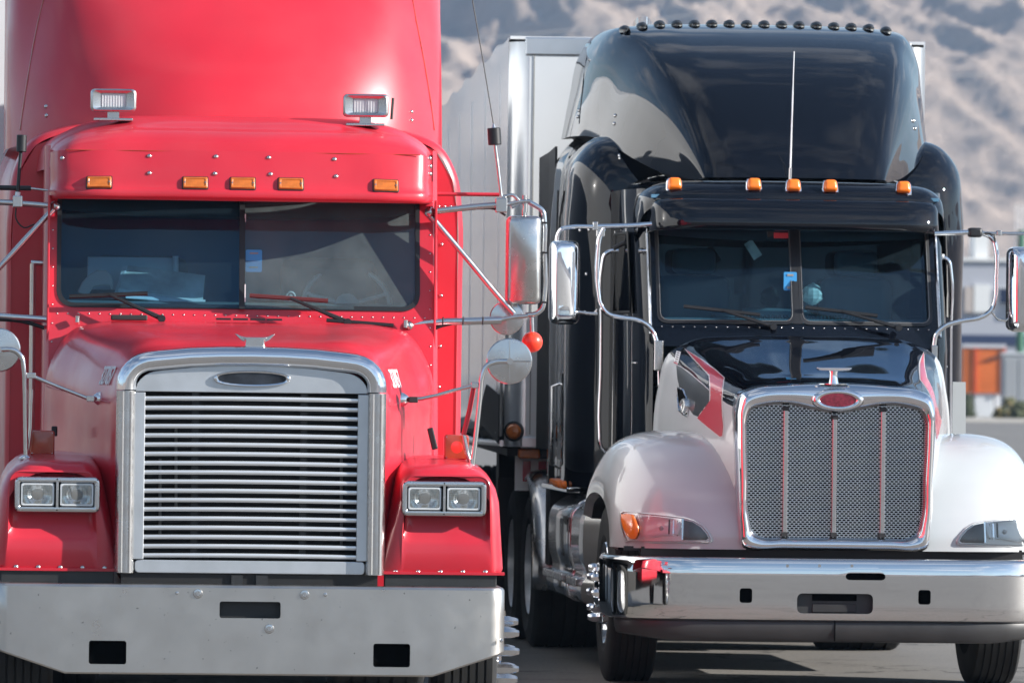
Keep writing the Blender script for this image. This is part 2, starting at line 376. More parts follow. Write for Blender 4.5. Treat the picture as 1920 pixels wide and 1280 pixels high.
for k, (a, c, mm) in enumerate(((1808, 1826, 'plast'), (1828, 1864, 'tfront'), (1866, 1882, 'ws'))):
    o = MB().bb(ux(a, 1852, D), ux(c, 1852, D), .1, 1.6, 0, hz_(739, D)).build('concrete_block', M[mm], r, ang=0, bevel=.03)
    if mm == 'ws': o['label'] = 'white block'
r = placed('utility_cabinet', 1905, 264, 'tall grey utility cabinet beside the orange container', 'cabinet', -PSI)
mb = MB().bb(ux(1880, 1905, 264), ux(1936, 1905, 264), 0, 1.1, 0, hz_(664, 264)); mb.build('cabinet_body', mat('grey cabinet paint', (.34, .35, .36), .55, var=.05), r, ang=0, bevel=.03)
MB().bb(ux(1878, 1905, 264), ux(1938, 1905, 264), -.05, 1.15, hz_(664, 264), hz_(660, 264)).build('lid', M['tfront'], r, ang=0)
for k in (0, 1): MB().bb(ux(1884 + 26 * k, 1905, 264), ux(1907 + 26 * k, 1905, 264), -.03, -.002, .15, hz_(672, 264)).build('door', mat('grey door paint', (.30, .31, .32), .55), r, ang=0, bevel=.01)
r = placed('green_post', 1912, 272, 'dark green steel post behind the grey cabinet', 'post')
mb = MB().cyl((0, 0, 0), (0, 0, 7.2), .17, .13, 14); mb.build('shaft', mat('green post paint', (.03, .12, .07), .5), r); MB().cyl((0, 0, 0), (0, 0, 1.2), .26, .24, 14).build('base', mat('green base paint', (.03, .12, .07), .5), r)
for k in range(4): MB().cyl((-.22 + .15 * k, 0, 5.6), (-.22 + .15 * k, 0, 8.2), .02).build('rod', M['tfront'], r)
# far warehouse
D = 330
lil = mat('grey render', (.40, .41, .45), .85, var=.05, vscale=.2); navy = mat('navy band paint', (.02, .035, .09), .6); wh = mat('white cladding', (.72, .72, .70), .6); bei = mat('beige render', (.46, .40, .36), .8); winm = mat('dark window', (.015, .025, .06), .12)
r = placed('warehouse', 1850, D, 'pale grey warehouse with navy band and white bays beyond the lot', 'warehouse', -PSI)
a, c = ux(1500, 1850, D), ux(2300, 1850, D)
MB().bb(a, c, 0, 25, 0, hz_(490, D)).build('wall', lil, r, ang=0)
MB().bb(a - .1, c + .1, -.15, 25.1, hz_(490, D), hz_(484, D)).build('roof', wh, r, ang=0)
MB().bb(a, c, -.09, -.003, hz_(646, D), hz_(628, D)).build('stripe', navy, r, ang=0)
def bay(p0, p1, q0, q1, mm, nm='cladding_panel', dep=.25):
    o = MB().bb(ux(p0, 1850, D), ux(p1, 1850, D), -dep, -.004, hz_(q1, D), hz_(q0, D)).build(nm, mm, r, ang=0); return o
for k in range(-3, 5):
    x = k * 96
    bay(1824 + x, 1854 + x, 534, 586, wh); bay(1806 + x, 1822 + x, 538, 586, bei, 'render_panel')
    f = bay(1870 + x, 1893 + x, 538, 571, wh, 'window', .1); q = MB().bb(ux(1872 + x, 1850, D), ux(1891 + x, 1850, D), -.14, -.104, hz_(569, D), hz_(540, D)).build('pane', winm, f, ang=0)
for k in range(-2, 4): MB().bb(ux(1826 + k * 130, 1850, D), ux(1852 + k * 130, 1850, D), .5, 4, hz_(486, D), hz_(440, D)).build('roof_unit', wh, r, ang=0)

# bushes by the cabinet
def bush(px, D, rad, h, label, cols, n=420):
    p = W(px, 700, D); r = empty('bush', (p.x, p.y, .14)); tag(r, label, 'bush', 'low bushes beyond the kerb')
    rnd = random.Random(px); mb = MB()
    for k in range(n):
        a, q, zz = rnd.uniform(0, 2 * pi), rad * sqrt(rnd.random()), rnd.random()
        q *= (1 - .5 * zz * zz) * (.75 + .4 * noise.noise(Vector((cos(a) * 2, sin(a) * 2, px))))
        c = Vector((q * cos(a), q * sin(a), .05 + h * zz * (1 - .5 * (q / rad) ** 2))); s_ = rnd.uniform(.05, .11)
        u = Vector((rnd.gauss(0, 1), rnd.gauss(0, 1), rnd.gauss(0, 1))).normalized(); v = u.orthogonal().normalized()
        mb.cur = rnd.randrange(len(cols)); mb.add([c - u * s_, c + v * s_ * .5, c + u * s_, c - v * s_ * .5], [(0, 1, 2, 3)])
    mb.build('foliage', cols, r, ang=0)
    tw = MB()
    for k in range(5): a = k * 1.3; tw.cyl((0, 0, 0), (rad * .5 * cos(a), rad * .5 * sin(a), h * .6), .02, .01, 5)
    tw.build('stem', mat('bush wood', (.09, .06, .04), .9), r)
lf = [mat('leaf dull green', (.075, .085, .03), .7), mat('leaf dry yellow', (.20, .15, .05), .8), mat('leaf dark green', (.045, .06, .025), .7)]
bush(1893, 262, .55, .75, 'small dry yellow green bush at the foot of the grey cabinet', lf)
bush(1916, 261, .6, .62, 'low olive bush farther right along the grey cabinet', lf[::2])
bush(1812, 266, .5, .85, 'dark small bush left of the orange container', lf[2:])
bush(1875, 261, .35, .35, 'tiny bush between the white block and grey cabinet', lf[:2])

# mountains -----------------------------------------------------------
def ridged(p, o=7, lac=2.05, gain=.5):
    s, a, f, pr = 0, 1, 1, 1
    for k in range(o):
        n = 1 - abs(noise.noise(p * f + Vector((k * 7.3, k * 3.1, 0)))); n *= n; s += n * a * pr; pr = min(1, n * 1.3); a *= gain; f *= lac
    return s
def mount(name, x0, x1, y0, y1, nx, ny, hf, m_, label):
    mb = MB(); mb.grid([[(x, y, hf(x, y)) for x in [x0 + (x1 - x0) * i / (nx - 1) for i in range(nx)]] for y in [y0 + (y1 - y0) * (j / (ny - 1)) for j in range(ny)]])
    o = mb.build(name, m_, ang=180); tag(o, label, kind='structure'); return o
rock = bpy.data.materials.new('desert rock'); rock.use_nodes = True; nt = rock.node_tree; b = nt.nodes['Principled BSDF']; n_ = nt.nodes.new; tc = n_('ShaderNodeTexCoord')
cA = _mix(_r(_n(.012, 8, .62), .4, .62, 0, 1), (.47, .37, .295), (.36, .285, .235)); cB = _mix(_r(_n(.09, 9, .7), .5, .7, 0, .7), cA, (.21, .175, .155))
nt.links.new(cB, b.inputs['Base Color']); b.inputs['Roughness'].default_value = .95; b.inputs['Specular IOR Level'].default_value = .1
bp = n_('ShaderNodeBump'); bp.inputs['Strength'].default_value = .9; bp.inputs['Distance'].default_value = 4; nt.links.new(_n(.12, 9, .68), bp.inputs['Height']); nt.links.new(bp.outputs[0], b.inputs['Normal'])
MY = 1500.
def mh(x, y):
    t = max(0, (y - MY) / 900)
    u = x + (y - MY) * .28                          # spurs run down to the right
    w1 = noise.noise(Vector((x / 130, y / 160, 4.4))) * 26
    p = Vector(((u + w1) / 74 + 3.3, y / 330, 1.7))
    r_ = .85 * ridged(p, 4, 2.1, .5) + .55 * ridged(Vector(((u + w1 * 1.6) / 30, y / 70, 8.1)), 6, 2.1, .6) * (.5 + .5 * noise.noise(Vector((x / 120, y / 150, 9))))
    fade = min(1, t * 6)
    return -1 + 235 * t ** .95 + fade * (r_ - .9) * (7 + 18 * t)
mcx = MY * math.tan(PSI)
mount('mountain', mcx - 330, mcx + 420, MY, MY + 900, 430, 400, mh, rock, 'rocky tan mountainside rising behind the trucks')
mb = MB(); rows = []
for i in range(241):
    th = PSI + radians(16) + (2 * pi - radians(32)) * i / 240; row = []
    for j in range(15):
        rr = 900 + 60 * j; hh = max(0, 1 - abs(j - 8) / 7.5) * (18 + 62 * ridged(Vector((sin(th) * 3.1, cos(th) * 3.1, j * .22)), 5)) - 2
        row.append((rr * sin(th), rr * cos(th), hh))
    rows.append(row)
hl = mb.grid(rows).build('hills', rock, ang=180); tag(hl, 'low desert hills around the lot', kind='structure')
# overhead line crossing in front of the mountain
D = 520
p0, p1 = W(560, 118, D), W(2040, 150, D)
for k, (a, c, sg) in enumerate((((560, 92), (1300, 28), 20), ((1500, 150), (2200, 120), 10))):
    A, B = W(*a, D), W(*c, D); pts = [A.lerp(B, t / 14) - Vector((0, 0, sg * .02 * 4 * (t / 14) * (1 - t / 14))) for t in range(15)]
    o = MB().tube(pts, .035, 6).build('power_line', mat('wire', (.5, .47, .45), .6, emit=None)); tag(o, ['thin pale power line crossing the mountain behind the silver trailer', 'thin power line against the mountain at the right'][k], 'power line', 'power lines')

# ================================================================== RED TRUCK
T = empty('red_truck', RED_O, RED_RZ)
tag(T, 'red conventional semi truck with square slatted grille and plain aluminium bumper, nearest the camera', 'truck')
red = M['red']
# ---- bumper
bw = 1.232
def bz(x):                                         # lower edge of the blade
    a = abs(x)
    return .30 if a < .885 else .30 + (a - .885) / (bw - .885) * .115
plan = [(-bw, .42), (-bw, .08)] + [(-bw + .07 * (1 - cos(t)), .08 - .075 * sin(t)) for t in (pi * .17, pi * .33, pi * .5)]
plan += [(-.885, .003)] + [(-.885 + 1.77 * k / 8, 0) for k in range(1, 8)] + [(.885, .003)]
plan += [(-x, y) for x, y in plan[:5][::-1]]
rows = []
for x, y in plan:
    cx = x * (1 - .0) ; n_in = Vector((-x * .02, 1)).normalized() if abs(x) < 1.2 else Vector((-1 if x > 0 else 1, .0))
    q = lambda d, z: (x + n_in.x * d, y + n_in.y * d, z)
    zb = bz(x) if abs(x) < 1.20 else .415 + (.02 if y > .1 else 0)
    rows.append([q(.11, .722), q(.03, .727), q(.008, .724), q(0, .714), q(0, .60), q(0, (zb + .6) / 2), q(0, zb + .006), q(.006, zb), q(.03, zb)])
bump = MB().grid(rows).build('bumper', M['alubump'], T, solid=.007)
cut(bump, [MB().grid([xz(rrect(a, b_, c, d, .012, 4), y) for y in (-.05, .06)], cu=True).ngon(xz(rrect(a, b_, c, d, .012, 4), -.05), True).ngon(xz(rrect(a, b_, c, d, .012, 4), .06))
           for a, b_, c, d in ((-.772, -.592, .344, .457), (.598, .776, .342, .455), (-.146, .148, .571, .651))])
for px, py, r_ in ((332, 1111, .009), (371, 1112, .024), (571, 1114, .024), (610, 1114, .010), (505, 1178, .024), (940, 1200, .009)):
    p = RP(px, py, 0); o = MB().lathe([(0, -.010), (r_ * .45, -.010), (r_ * .5, -.006), (r_ * .9, -.005), (r_, -.001), (r_, .004)], (0, 0, 0), (0, 1, 0), 12).build('bolt', M['steel'], bump); o.location = (p.x, -.003, p.z)
for a in (-.70, .68): MB().bb(a - .12, a + .12, .05, .3, .30, .50).build('tow_pocket', M['wdark'], T, ang=0)
MB().bb(-.2, .2, .05, .08, .53, .69).build('tow_bracket', M['plast'], T, ang=0)
# ---- chassis and dark things below
MB().bb(-.62, .62, .35, 7.4, .45, .74).build('chassis', M['dark'], T, ang=0)
MB().bb(-.62, .62, .10, .34, .50, .79).build('crossmember', M['dark'], T, ang=0)
for s in (-1, 1):
    MB().bb(s * .655, s * 1.20, .14, .20, .70, .792).build('splash_panel', M['plast'], T, ang=0, bevel=.004)
for k, x in enumerate((-.06, .06)): MB().bb(x - .028, x + .028, .085, .10, .72, .775).build('tow_pin', M['plast'], T, ang=0)

# ---- fenders
def fender():
    mb = MB(); rr = (.012, .07, .19, .03)
    c = [(.60, .790), (.735, 1.315), (1.205, 1.330), (1.243, .790)]; cen = Vector((.96, 1.06))
    def shr(d, dz=0): return [tuple(Vector(p) + (cen - Vector(p)).normalized() * d + Vector((0, dz))) for p in c]
    R = []
    for y, d, dz in ((2.0, 0, .0), (1.2, 0, .03), (.6, 0, .02), (.34, .0, 0), (.25, .006, 0), (.19, .02, -.004), (.155, .04, -.008), (.14, .065, -.012)):
        cc = shr(d, dz)
        cc[0] = (cc[0][0], .79); cc[3] = (cc[3][0], .79)
        R.append(xz(rring(cc, rr), y))
    R.append(xz(rring([(.735, .80), (.755, 1.27), (1.165, 1.272), (1.18, .80)], (.01, .05, .07, .01)), .135))
    R.append(xz(rring([(.735, .925), (.757, 1.262), (1.16, 1.262), (1.168, .925)], (.05, .04, .05, .05)), .133))
    dep = lambda x, z: .135 + .062 * min(1, max(0, (z - .93) / .10))
    R.append(xz(rring([(.750, .95), (.766, 1.252), (1.15, 1.252), (1.152, .95)], (.05, .03, .03, .05)), lambda x, z: .142 + .05 * min(1, max(0, (z - .95) / .10))))
    R.append(xz(rring([(.775, 1.0), (.775, 1.235), (1.135, 1.235), (1.135, 1.0)], (.04, .02, .02, .04)), dep))
    mb.grid(R, cu=True); mb.ngon(R[-1]); return mb
f_r = fender().build('fender', red, T, ang=50); f_l = fender().mirror(); n2 = len(f_l.v) // 2
mb = MB(); mb.v = f_l.v[n2:]; k2 = len(f_l.f) // 2; mb.f = [tuple(i - n2 for i in f) for f in f_l.f[k2:]]; mb.mi = f_l.mi[k2:]
f_l = mb.build('fender', red, T, ang=50)
riv = MB().lathe([(0, -.008), (.006, -.007), (.011, -.003), (.0125, .002)], (0, 0, 0), (0, 1, 0), 10)
rm = riv.mesh('rivet', M['steel'], 60)
def rivet(par, p):
    o = bpy.data.objects.new('rivet', rm); COL.objects.link(o); o.parent = par; o.location = p; return o
for k in range(5):
    p = RP(742 + k * 42, 1072, .13); rivet(f_r, (p.x, .135, p.z)); p = RP(30 + k * 41.5, 1062 + k * .6, .13); rivet(f_l, (p.x, .135, p.z))
for s in (-1, 1): MB().bb(s * .62, s * 1.238, .125, .2, .786, .80).build('fender_lip', red, f_r if s > 0 else f_l, ang=0)

# ---- headlights (bezel, two sealed lamps)
def headlight(cx):
    h = empty('headlight'); h.parent = T
    x0, x1, z0, z1 = cx - .2065, cx + .2065, 1.068, 1.240
    R = [xz(rrect(x0 + i, x1 - i, z0 + i, z1 - i, max(.006, .03 - i), 5), y) for i, y in ((0, .18), (0, .115), (.004, .107), (.012, .104), (.024, .106), (.028, .112), (.028, .15))]
    h_b = MB().grid(R, cu=True).build('bezel', M['steel'], h, ang=40)
    MB().bb(x0 + .02, x1 - .02, .14, .17, z0 + .02, z1 - .02).build('back_panel', M['wdark'], h, ang=0)
    MB().bb(cx - .006, cx + .006, .106, .15, z0 + .02, z1 - .02).build('divider', M['steel'], h, ang=0, bevel=.002)
    for s in (-1, 1):
        c = cx + s * .0945; a, b_ = .081, .056
        R = [xz(rrect(c - a + i, c + a - i, 1.154 - b_ + i, 1.154 + b_ - i, .012), y) for i, y in ((0, .135), (0, .116), (.003, .112), (.009, .112), (.011, .118))]
        MB().grid(R, cu=True).build('lamp_rim', M['tfront'], h, ang=40)
        rows = []
        for i in range(9):
            v = -1 + 2 * i / 8; row = []
            for j in range(13):
                u = -1 + 2 * j / 12; d = min(1, (u * 1.35) ** 2 + v * v)
                row.append((c + u * (a - .008), .150 - .03 * d, 1.154 + v * (b_ - .008)))
            rows.append(row)
        MB().grid(rows).build('reflector', M['refl'], h, ang=60)
        lm = MB(); rows = []
        for i in range(5):
            v = -1 + i / 2; rows.append([(c + u * (a - .009), .114 - .004 * (1 - u * u) * (1 - v * v), 1.154 + v * (b_ - .009)) for u in [-1 + k / 8 for k in range(17)]])
        lm.grid(rows); lm.build('lens', M['hlens'], h)
        rb = MB()
        for k in range(5):
            for side in (-1, 1):
                xx = c + side * (.028 + k * .010); rb.bb(xx - .0016, xx + .0016, .1105, .1135, 1.154 - b_ + .014, 1.154 + b_ - .014)
        for k in range(9): zz = 1.154 - .04 + k * .01; rb.bb(c - .068, c - .028, .1108, .1132, zz - .0009, zz + .0009); rb.bb(c + .028, c + .068, .1108, .1132, zz - .0009, zz + .0009)
        tag(rb.build('lens_ribs', M['lens'], h, ang=0), kind='stuff')
    for q in range(6):
        p = (x0 + .012 if q % 3 == 0 else (cx if q % 3 == 1 else x1 - .012), .104, z0 + .012 if q < 3 else z1 - .012)
        MB().lathe([(0, -.003), (.0035, -.002), (.0045, .001)], p, (0, 1, 0), 8).build('screw', M['plast'], h)
    return h
headlight(.939); headlight(-.9325)

# ---- hood
H = [  # half sections: centre -> bottom
 [(0, .14, 1.835), (.28, .14, 1.832), (.47, .14, 1.815), (.575, .14, 1.765), (.615, .14, 1.66), (.622, .14, 1.40), (.625, .14, 1.08), (.63, .14, .80)],
 [(0, .24, 1.862), (.30, .24, 1.858), (.50, .24, 1.838), (.61, .24, 1.775), (.655, .24, 1.66), (.665, .24, 1.40), (.67, .24, 1.08), (.672, .24, .80)],
 [(0, .40, 1.878), (.30, .40, 1.877), (.52, .40, 1.864), (.63, .40, 1.805), (.69, .40, 1.66), (.705, .40, 1.40), (.71, .40, 1.08), (.715, .40, .80)],
 [(0, .52, 1.900), (.30, .52, 1.900), (.525, .52, 1.893), (.645, .52, 1.822), (.715, .52, 1.67), (.735, .52, 1.40), (.74, .52, 1.08), (.745, .52, .80)],
 [(0, .80, 1.925), (.32, .80, 1.925), (.57, .80, 1.92), (.69, .80, 1.858), (.77, .80, 1.70), (.795, .80, 1.40), (.80, .80, 1.08), (.80, .80, .80)],
 [(0, 1.3, 1.962), (.38, 1.3, 1.962), (.65, 1.3, 1.955), (.77, 1.3, 1.915), (.86, 1.3, 1.75), (.89, 1.3, 1.42), (.90, 1.3, 1.08), (.90, 1.3, .80)],
 [(0, 1.75, 1.995), (.42, 1.75, 1.994), (.715, 1.75, 1.987), (.84, 1.75, 1.955), (.945, 1.75, 1.80), (.975, 1.75, 1.45), (.98, 1.75, 1.08), (.98, 1.75, .80)],
 [(0, 1.88, 1.992), (.42, 1.88, 1.991), (.715, 1.88, 1.982), (.845, 1.88, 1.945), (.95, 1.88, 1.79), (.98, 1.88, 1.45), (.985, 1.88, 1.08), (.985, 1.88, .80)],
 [(0, 1.885, 1.90), (.42, 1.885, 1.90), (.715, 1.885, 1.90), (.84, 1.885, 1.88), (.90, 1.885, 1.75), (.93, 1.885, 1.45), (.935, 1.885, 1.08), (.935, 1.885, .80)]]
hood = MB().grid(spatch(H, 6, 5)).build('hood', red, T, ang=70)
# hood seam line down each flank
for s in (-1, 1):
    tr = bvh(hood); pts = []
    for k in range(14):
        y = .3 + k * .115; h_, n_, i_, d_ = tr.ray_cast(Vector((s * 2, y, 1.60 + .07 * k / 13)), Vector((-s, 0, 0)))
        if h_: pts.append(h_ + Vector((s * .001, 0, 0)))
    MB().tube(pts, .0028, 5).build('seam', M['redlens'] if False else red, hood)
# cab number on both flanks: 327057
tr = bvh(hood)
for s, px, py in ((-1, 202, 706), (1, 740, 712)):
    hh = RP.hit(px, py, tr)
    if not hh[0]: continue
    p, n_ = hh[0], hh[1]
    if n_.dot(Vector((s, -.2, 0))) < 0: n_ = -n_
    yb = Vector((0, 0, 1)); z_ = n_.normalized(); x_ = yb.cross(z_).normalized(); y_ = z_.cross(x_)
    mt = Matrix((x_, y_, z_)).transposed().to_4x4(); mt.translation = p + z_ * .004
    text_mesh('327057', .135, 'number', M['white'], hood, mt, sx=.62, bold=.0008)
# ---- grille
g = empty('grille'); g.parent = T
gx = .604
def halfring(cx_, z0, z1):
    mb = MB(); rows = []
    for z in (z0, z1):
        rows.append([(cx_ + .049 * cos(pi - a), .115 - .072 * sin(a) ** .8 if 0 < a < pi else .155, z) for a in [pi * k / 14 for k in range(15)]])
    mb.grid(rows); mb.ngon(rows[0]); mb.ngon(rows[1], True); return mb
for s in (-1, 1):
    c_ = halfring(s * gx, .782, 1.659).build('surround_column', M['steel'], g, ang=50)
    for d_ in (-.018, .022): MB().tube([(s * gx + d_, .046, .785), (s * gx + d_, .046, 1.655)], .006, 6).build('flute', M['tubem'], c_)
arc = [(-gx, 1.664), (-gx, 1.69)] + [(-gx + .13 * (1 - cos(t)), 1.69 + .113 * sin(t)) for t in [pi / 2 * k / 7 for k in range(1, 7)]]
arc += [(-.46, 1.806), (-.3, 1.822), (-.15, 1.829)]; arc = arc + [(0, 1.831)] + [(-x, z) for x, z in arc[::-1]]
rows = []
for i, (x, z) in enumerate(arc):
    a = Vector(arc[min(i + 1, len(arc) - 1)]) - Vector(arc[max(i - 1, 0)]); a.normalize(); nn = Vector((-a.y, a.x))
    rows.append([(x + nn.x * .049 * cos(t), .155 if k in (0, 14) else .115 - .073 * sin(t) ** .8, z + nn.y * .049 * cos(t)) for k, t in [(k, pi * k / 14) for k in range(15)]])
MB().grid(rows).build('surround_arch', M['chrome'], g, ang=60)
# header panel under the arch
top = [(-.562, 1.657), (.562, 1.657)] + [(x * .935, z - .046) for x, z in arc[::-1] if abs(x) < .60 and z > 1.70]
MB().prism(top, .088, .10).build('header_panel', M['panel'], g, ang=0, bevel=.002)
for s in (-1, 1): MB().bb(s * .514, s * .566, .074, .11, .848, 1.652).build('side_strip', M['panel'], g, ang=0, bevel=.003)
MB().prism(rrect(-.556, .556, .783, .845, .02), .080, .11).build('bottom_strip', M['panel'], g, ang=0, bevel=.004)
bar = MB(); 
rows = [[(x, .078 + .05 * (x / .52) ** 2 * .25 + dy, dz + .004 * (1 - (x / .52) ** 2)) for dy, dz in ((.03, .007), (.004, .0115), (-.006, .0095), (-.009, 0), (-.005, -.008), (.004, -.0105), (.03, -.008))] for x in [-.52 + 1.04 * k / 16 for k in range(17)]]
bar.grid(rows); bm_ = bar.build('grille_bar', M['alu'], g, ang=60)
copies(bm_, [(0, 0, 1.622 - k * .0445) for k in range(18)], g)
for x in (-.27, .255): MB().bb(x - .016, x + .016, .118, .14, .85, 1.655).build('grille_support', M['plast'], g, ang=0)
MB().bb(-.56, .56, .30, .32, .80, 1.70).build('radiator', M['dark'], T, ang=0)
MB().bb(-.60, .60, .13, .30, .79, .85).build('radiator_tray', M['dark'], T, ang=0)
core = MB()
for k in range(40): z = .86 + k * .02; core.bb(-.54, .54, .285, .30, z, z + .004)
tag(core.build('radiator_fins', M['plast'], T, ang=0), kind='stuff')
for px, py0, py1 in ((300, 860, 1000), (570, 760, 1030), (640, 850, 1030), (330, 800, 950)):
    a, b_ = RP(px, py0, .24), RP(px, py1, .24); MB().tube([a, b_], .008, 6).build('coolant_pipe', M['canvas'], T)
bd = empty('badge'); bd.parent = g
oval = lambda a, b_, y, n=36: [(a * cos(2 * pi * k / n) * 1, y, 1.724 + b_ * sin(2 * pi * k / n) / (abs(sin(2 * pi * k / n)) ** .25 + 1e-6)) for k in range(n)]
MB().grid([oval(.187, .040, .09), oval(.186, .039, .078), oval(.178, .035, .072), oval(.166, .029, .074), oval(.162, .026, .082)], cu=True).build('badge_rim', M['chrome'], bd, ang=50)
MB().ngon(oval(.164, .028, .081)).build('badge_insert', M['badge'], bd, ang=0)
# ---- hood ornament
orn = empty('hood_ornament'); orn.parent = hood
p = RP(477, 650, .2)
base = [(-.055, 0), (-.062, .012), (-.045, .022), (-.045, .05), (-.06, .062), (.06, .062), (.045, .05), (.045, .022), (.062, .012), (.055, 0)]
MB().grid([[(p.x + x, .12, p.z - .016 + z) for x, z in base], [(p.x + x * .8, .26, p.z - .016 + z * .8) for x, z in base]], cu=True).ngon([(p.x + x, .12, p.z - .016 + z) for x, z in base], True).build('base', M['steel'], hood, ang=30, bevel=.003)
for s in (-1, 1):
    w_ = [(.050, .040), (.070, .050), (.088, .068), (.098, .078), (.085, .076), (.066, .066), (.045, .062)]
    MB().prism([(p.x + s * x, p.z - .016 + z) for x, z in w_], .14, .20).build('wing', M['steel'], hood, ang=30, bevel=.003)
bpy.data.objects.remove(orn)

# ---- cab
cab = empty('cab'); cab.parent = T
yw = lambda z: 1.93 + (z - 2.0) * .24               # raked front plane
wo = rrect(-.935, .917, 2.073, 2.70, .085, 6)
po = rring([(-.972, 1.70), (.985, 1.70), (.985, 2.75), (-.972, 2.75)], .02, 6)
mb = MB(); R = [[(x, yw(z), z) for x, z in po], [(x, yw(z), z) for x, z in wo], [(x, yw(z) + .05, z) for x, z in wo]]
mb.grid(R, cu=True)
for s, X in ((-1, -.972), (1, .985)):
    mb.grid([[(X, yw(z) + .0, z), (X + s * .022, yw(z) + .03, z), (X + s * .03, yw(z) + .12, z), (X + s * .035, 3.1, z)] for z in (1.0, 1.7, 2.2, 2.75, 2.9)])
mb.build('shell', red, cab, ang=40)
for s, X in ((-1, -.978), (1, .992)):
    MB().bb(X - .006, X + .006, yw(2.2) - .06, yw(2.2) + .0, 1.72, 2.64).build('pillar_trim', red, cab, ang=0, bevel=.003)
    for k in range(9):
        z = 1.80 + k * .095; rivet(cab, (X - s * .022, yw(z) + .002, z)).scale = (.5, .6, .5)
for k in range(36): z = 2.04; rivet(cab, (-.93 + k * .0535, yw(z) + .001, z)).scale = (.42, .5, .42)
# gasket and panes
go = rrect(-.935, .917, 2.073, 2.70, .085, 6); gi = rrect(-.913, .895, 2.096, 2.68, .07, 6)
MB().grid([[(x, yw(z) + .002, z) for x, z in go], [(x, yw(z) - .006, z) for x, z in go], [(x, yw(z) - .006, z) for x, z in gi], [(x, yw(z) + .02, z) for x, z in gi]], cu=True).build('gasket', M['gasket'], cab, ang=40)
xd = .008
def pane(x0, x1, m_, nm='windscreen_pane', bulge=.03):
    rows = []
    for i in range(7):
        z = 2.08 + .62 * i / 6; rows.append([(x0 + (x1 - x0) * j / 10, yw(z) + .012 - bulge * (1 - ((x0 + (x1 - x0) * j / 10) / .92) ** 2) * 1, z) for j in range(11)])
    return MB().grid(rows).build(nm, m_, cab)
pane(-.925, xd - .012, M['glass']); pane(xd + .012, .907, M['glassd'])
MB().bb(xd - .014, xd + .014, 1.94, 1.985, 2.075, 2.70).build('centre_bar', M['gasket'], cab, ang=0, bevel=.004).rotation_euler = (0, 0, 0)
cb = MB(); cb.grid([[(xd - .014, yw(z) - .036, z), (xd + .014, yw(z) - .036, z), (xd + .014, yw(z) + .02, z), (xd - .014, yw(z) + .02, z)] for z in (2.075, 2.70)], cu=True)
o = [c for c in cab.children if c.name.startswith('centre_bar')][0]; bpy.data.objects.remove(o); cb.build('centre_bar', M['gasket'], cab, ang=0)
for z0, z1 in ((2.575, 2.62), (2.11, 2.20)): 
    if z0 > 2.3: MB().bb(xd + .012, xd + .018, yw(z0) - .045, yw(z0) - .03, 2.52, 2.56).build('clip', M['ws'], cab, ang=0)
    else: MB().bb(xd + .012, xd + .018, yw(z0) - .045, yw(z0) - .03, z0, z1).build('clip', M['ws'], cab, ang=0)
rows = []
for i in range(2):
    rows.append([(-.92 + 1.83 * j / 24, yw(2.6) + .03, (2.72 if i else 2.535 + .035 * abs((-.92 + 1.83 * j / 24 - xd) / .92) ** 2.5)) for j in range(25)])
MB().grid(rows).build('sun_band', M['band'], cab, ang=0)
# interior
MB().grid([[(-.95, 2.02, 2.075), (.95, 2.02, 2.075)], [(-.95, 2.10, 2.11), (.95, 2.10, 2.11)], [(-.95, 2.5, 2.11), (.95, 2.5, 2.11)], [(-.95, 2.55, 1.8), (.95, 2.55, 1.8)]]).build('dashboard', M['dash'], cab, ang=30)
MB().bb(-.96, .96, 2.78, 2.80, 1.5, 2.85).build('curtain', M['curt'], cab, ang=0)
MB().bb(-.96, .96, 1.95, 2.8, 2.78, 2.80).build('headliner', M['curt'], cab, ang=0)
for x in (-.5, .48): MB().bb(x - .25, x + .25, 2.58, 2.72, 1.7, 2.35).build('seat', M['seat'], cab, ang=30, bevel=.06)
sw = MB(); c0 = RP(650, 572, 2.5); ax = Vector((0, -.85, .5)).normalized(); u = Vector((1, 0, 0)); v = ax.cross(u)
sw.tube([c0 + (u * cos(t) + v * sin(t)) * .225 for t in [2 * pi * k / 40 for k in range(40)]], .014, 8, closed=True); sw.cyl(c0 - ax * .03, c0 + ax * .02, .06)
for t in (pi * .1, pi * .9): sw.tube([c0, c0 + (u * cos(t) + v * sin(t)) * .22], .012, 6)
sw.build('steering_wheel', mat('wheel vinyl', (.70, .76, .76), .3), cab)
q = RP(545, 555, 2.12); MB().lathe([(.026, 0), (.022, -.012), (.018, -.01)], q, (0, 1, .2), 20).lathe([(.012, 0), (.010, -.01), (0, -.012)], q, (0, 1, .2), 14).build('gauge', M['tfront'], cab)
# sticker on the glass
a, b_ = RP(461, 468, 1.99), RP(491, 510, 1.99)
MB().prism(rrect(a.x, b_.x, b_.z, a.z, .008, 3), yw(2.35) - .0245, yw(2.35) - .0225).build('sticker', M['blue'], cab, ang=0)
for dz in (.014, .085): MB().bb(a.x + .02, b_.x - .02, yw(2.35) - .026, yw(2.35) - .0247, a.z - dz - .008, a.z - dz).build('sticker_print', M['canvas'], cab, ang=0)
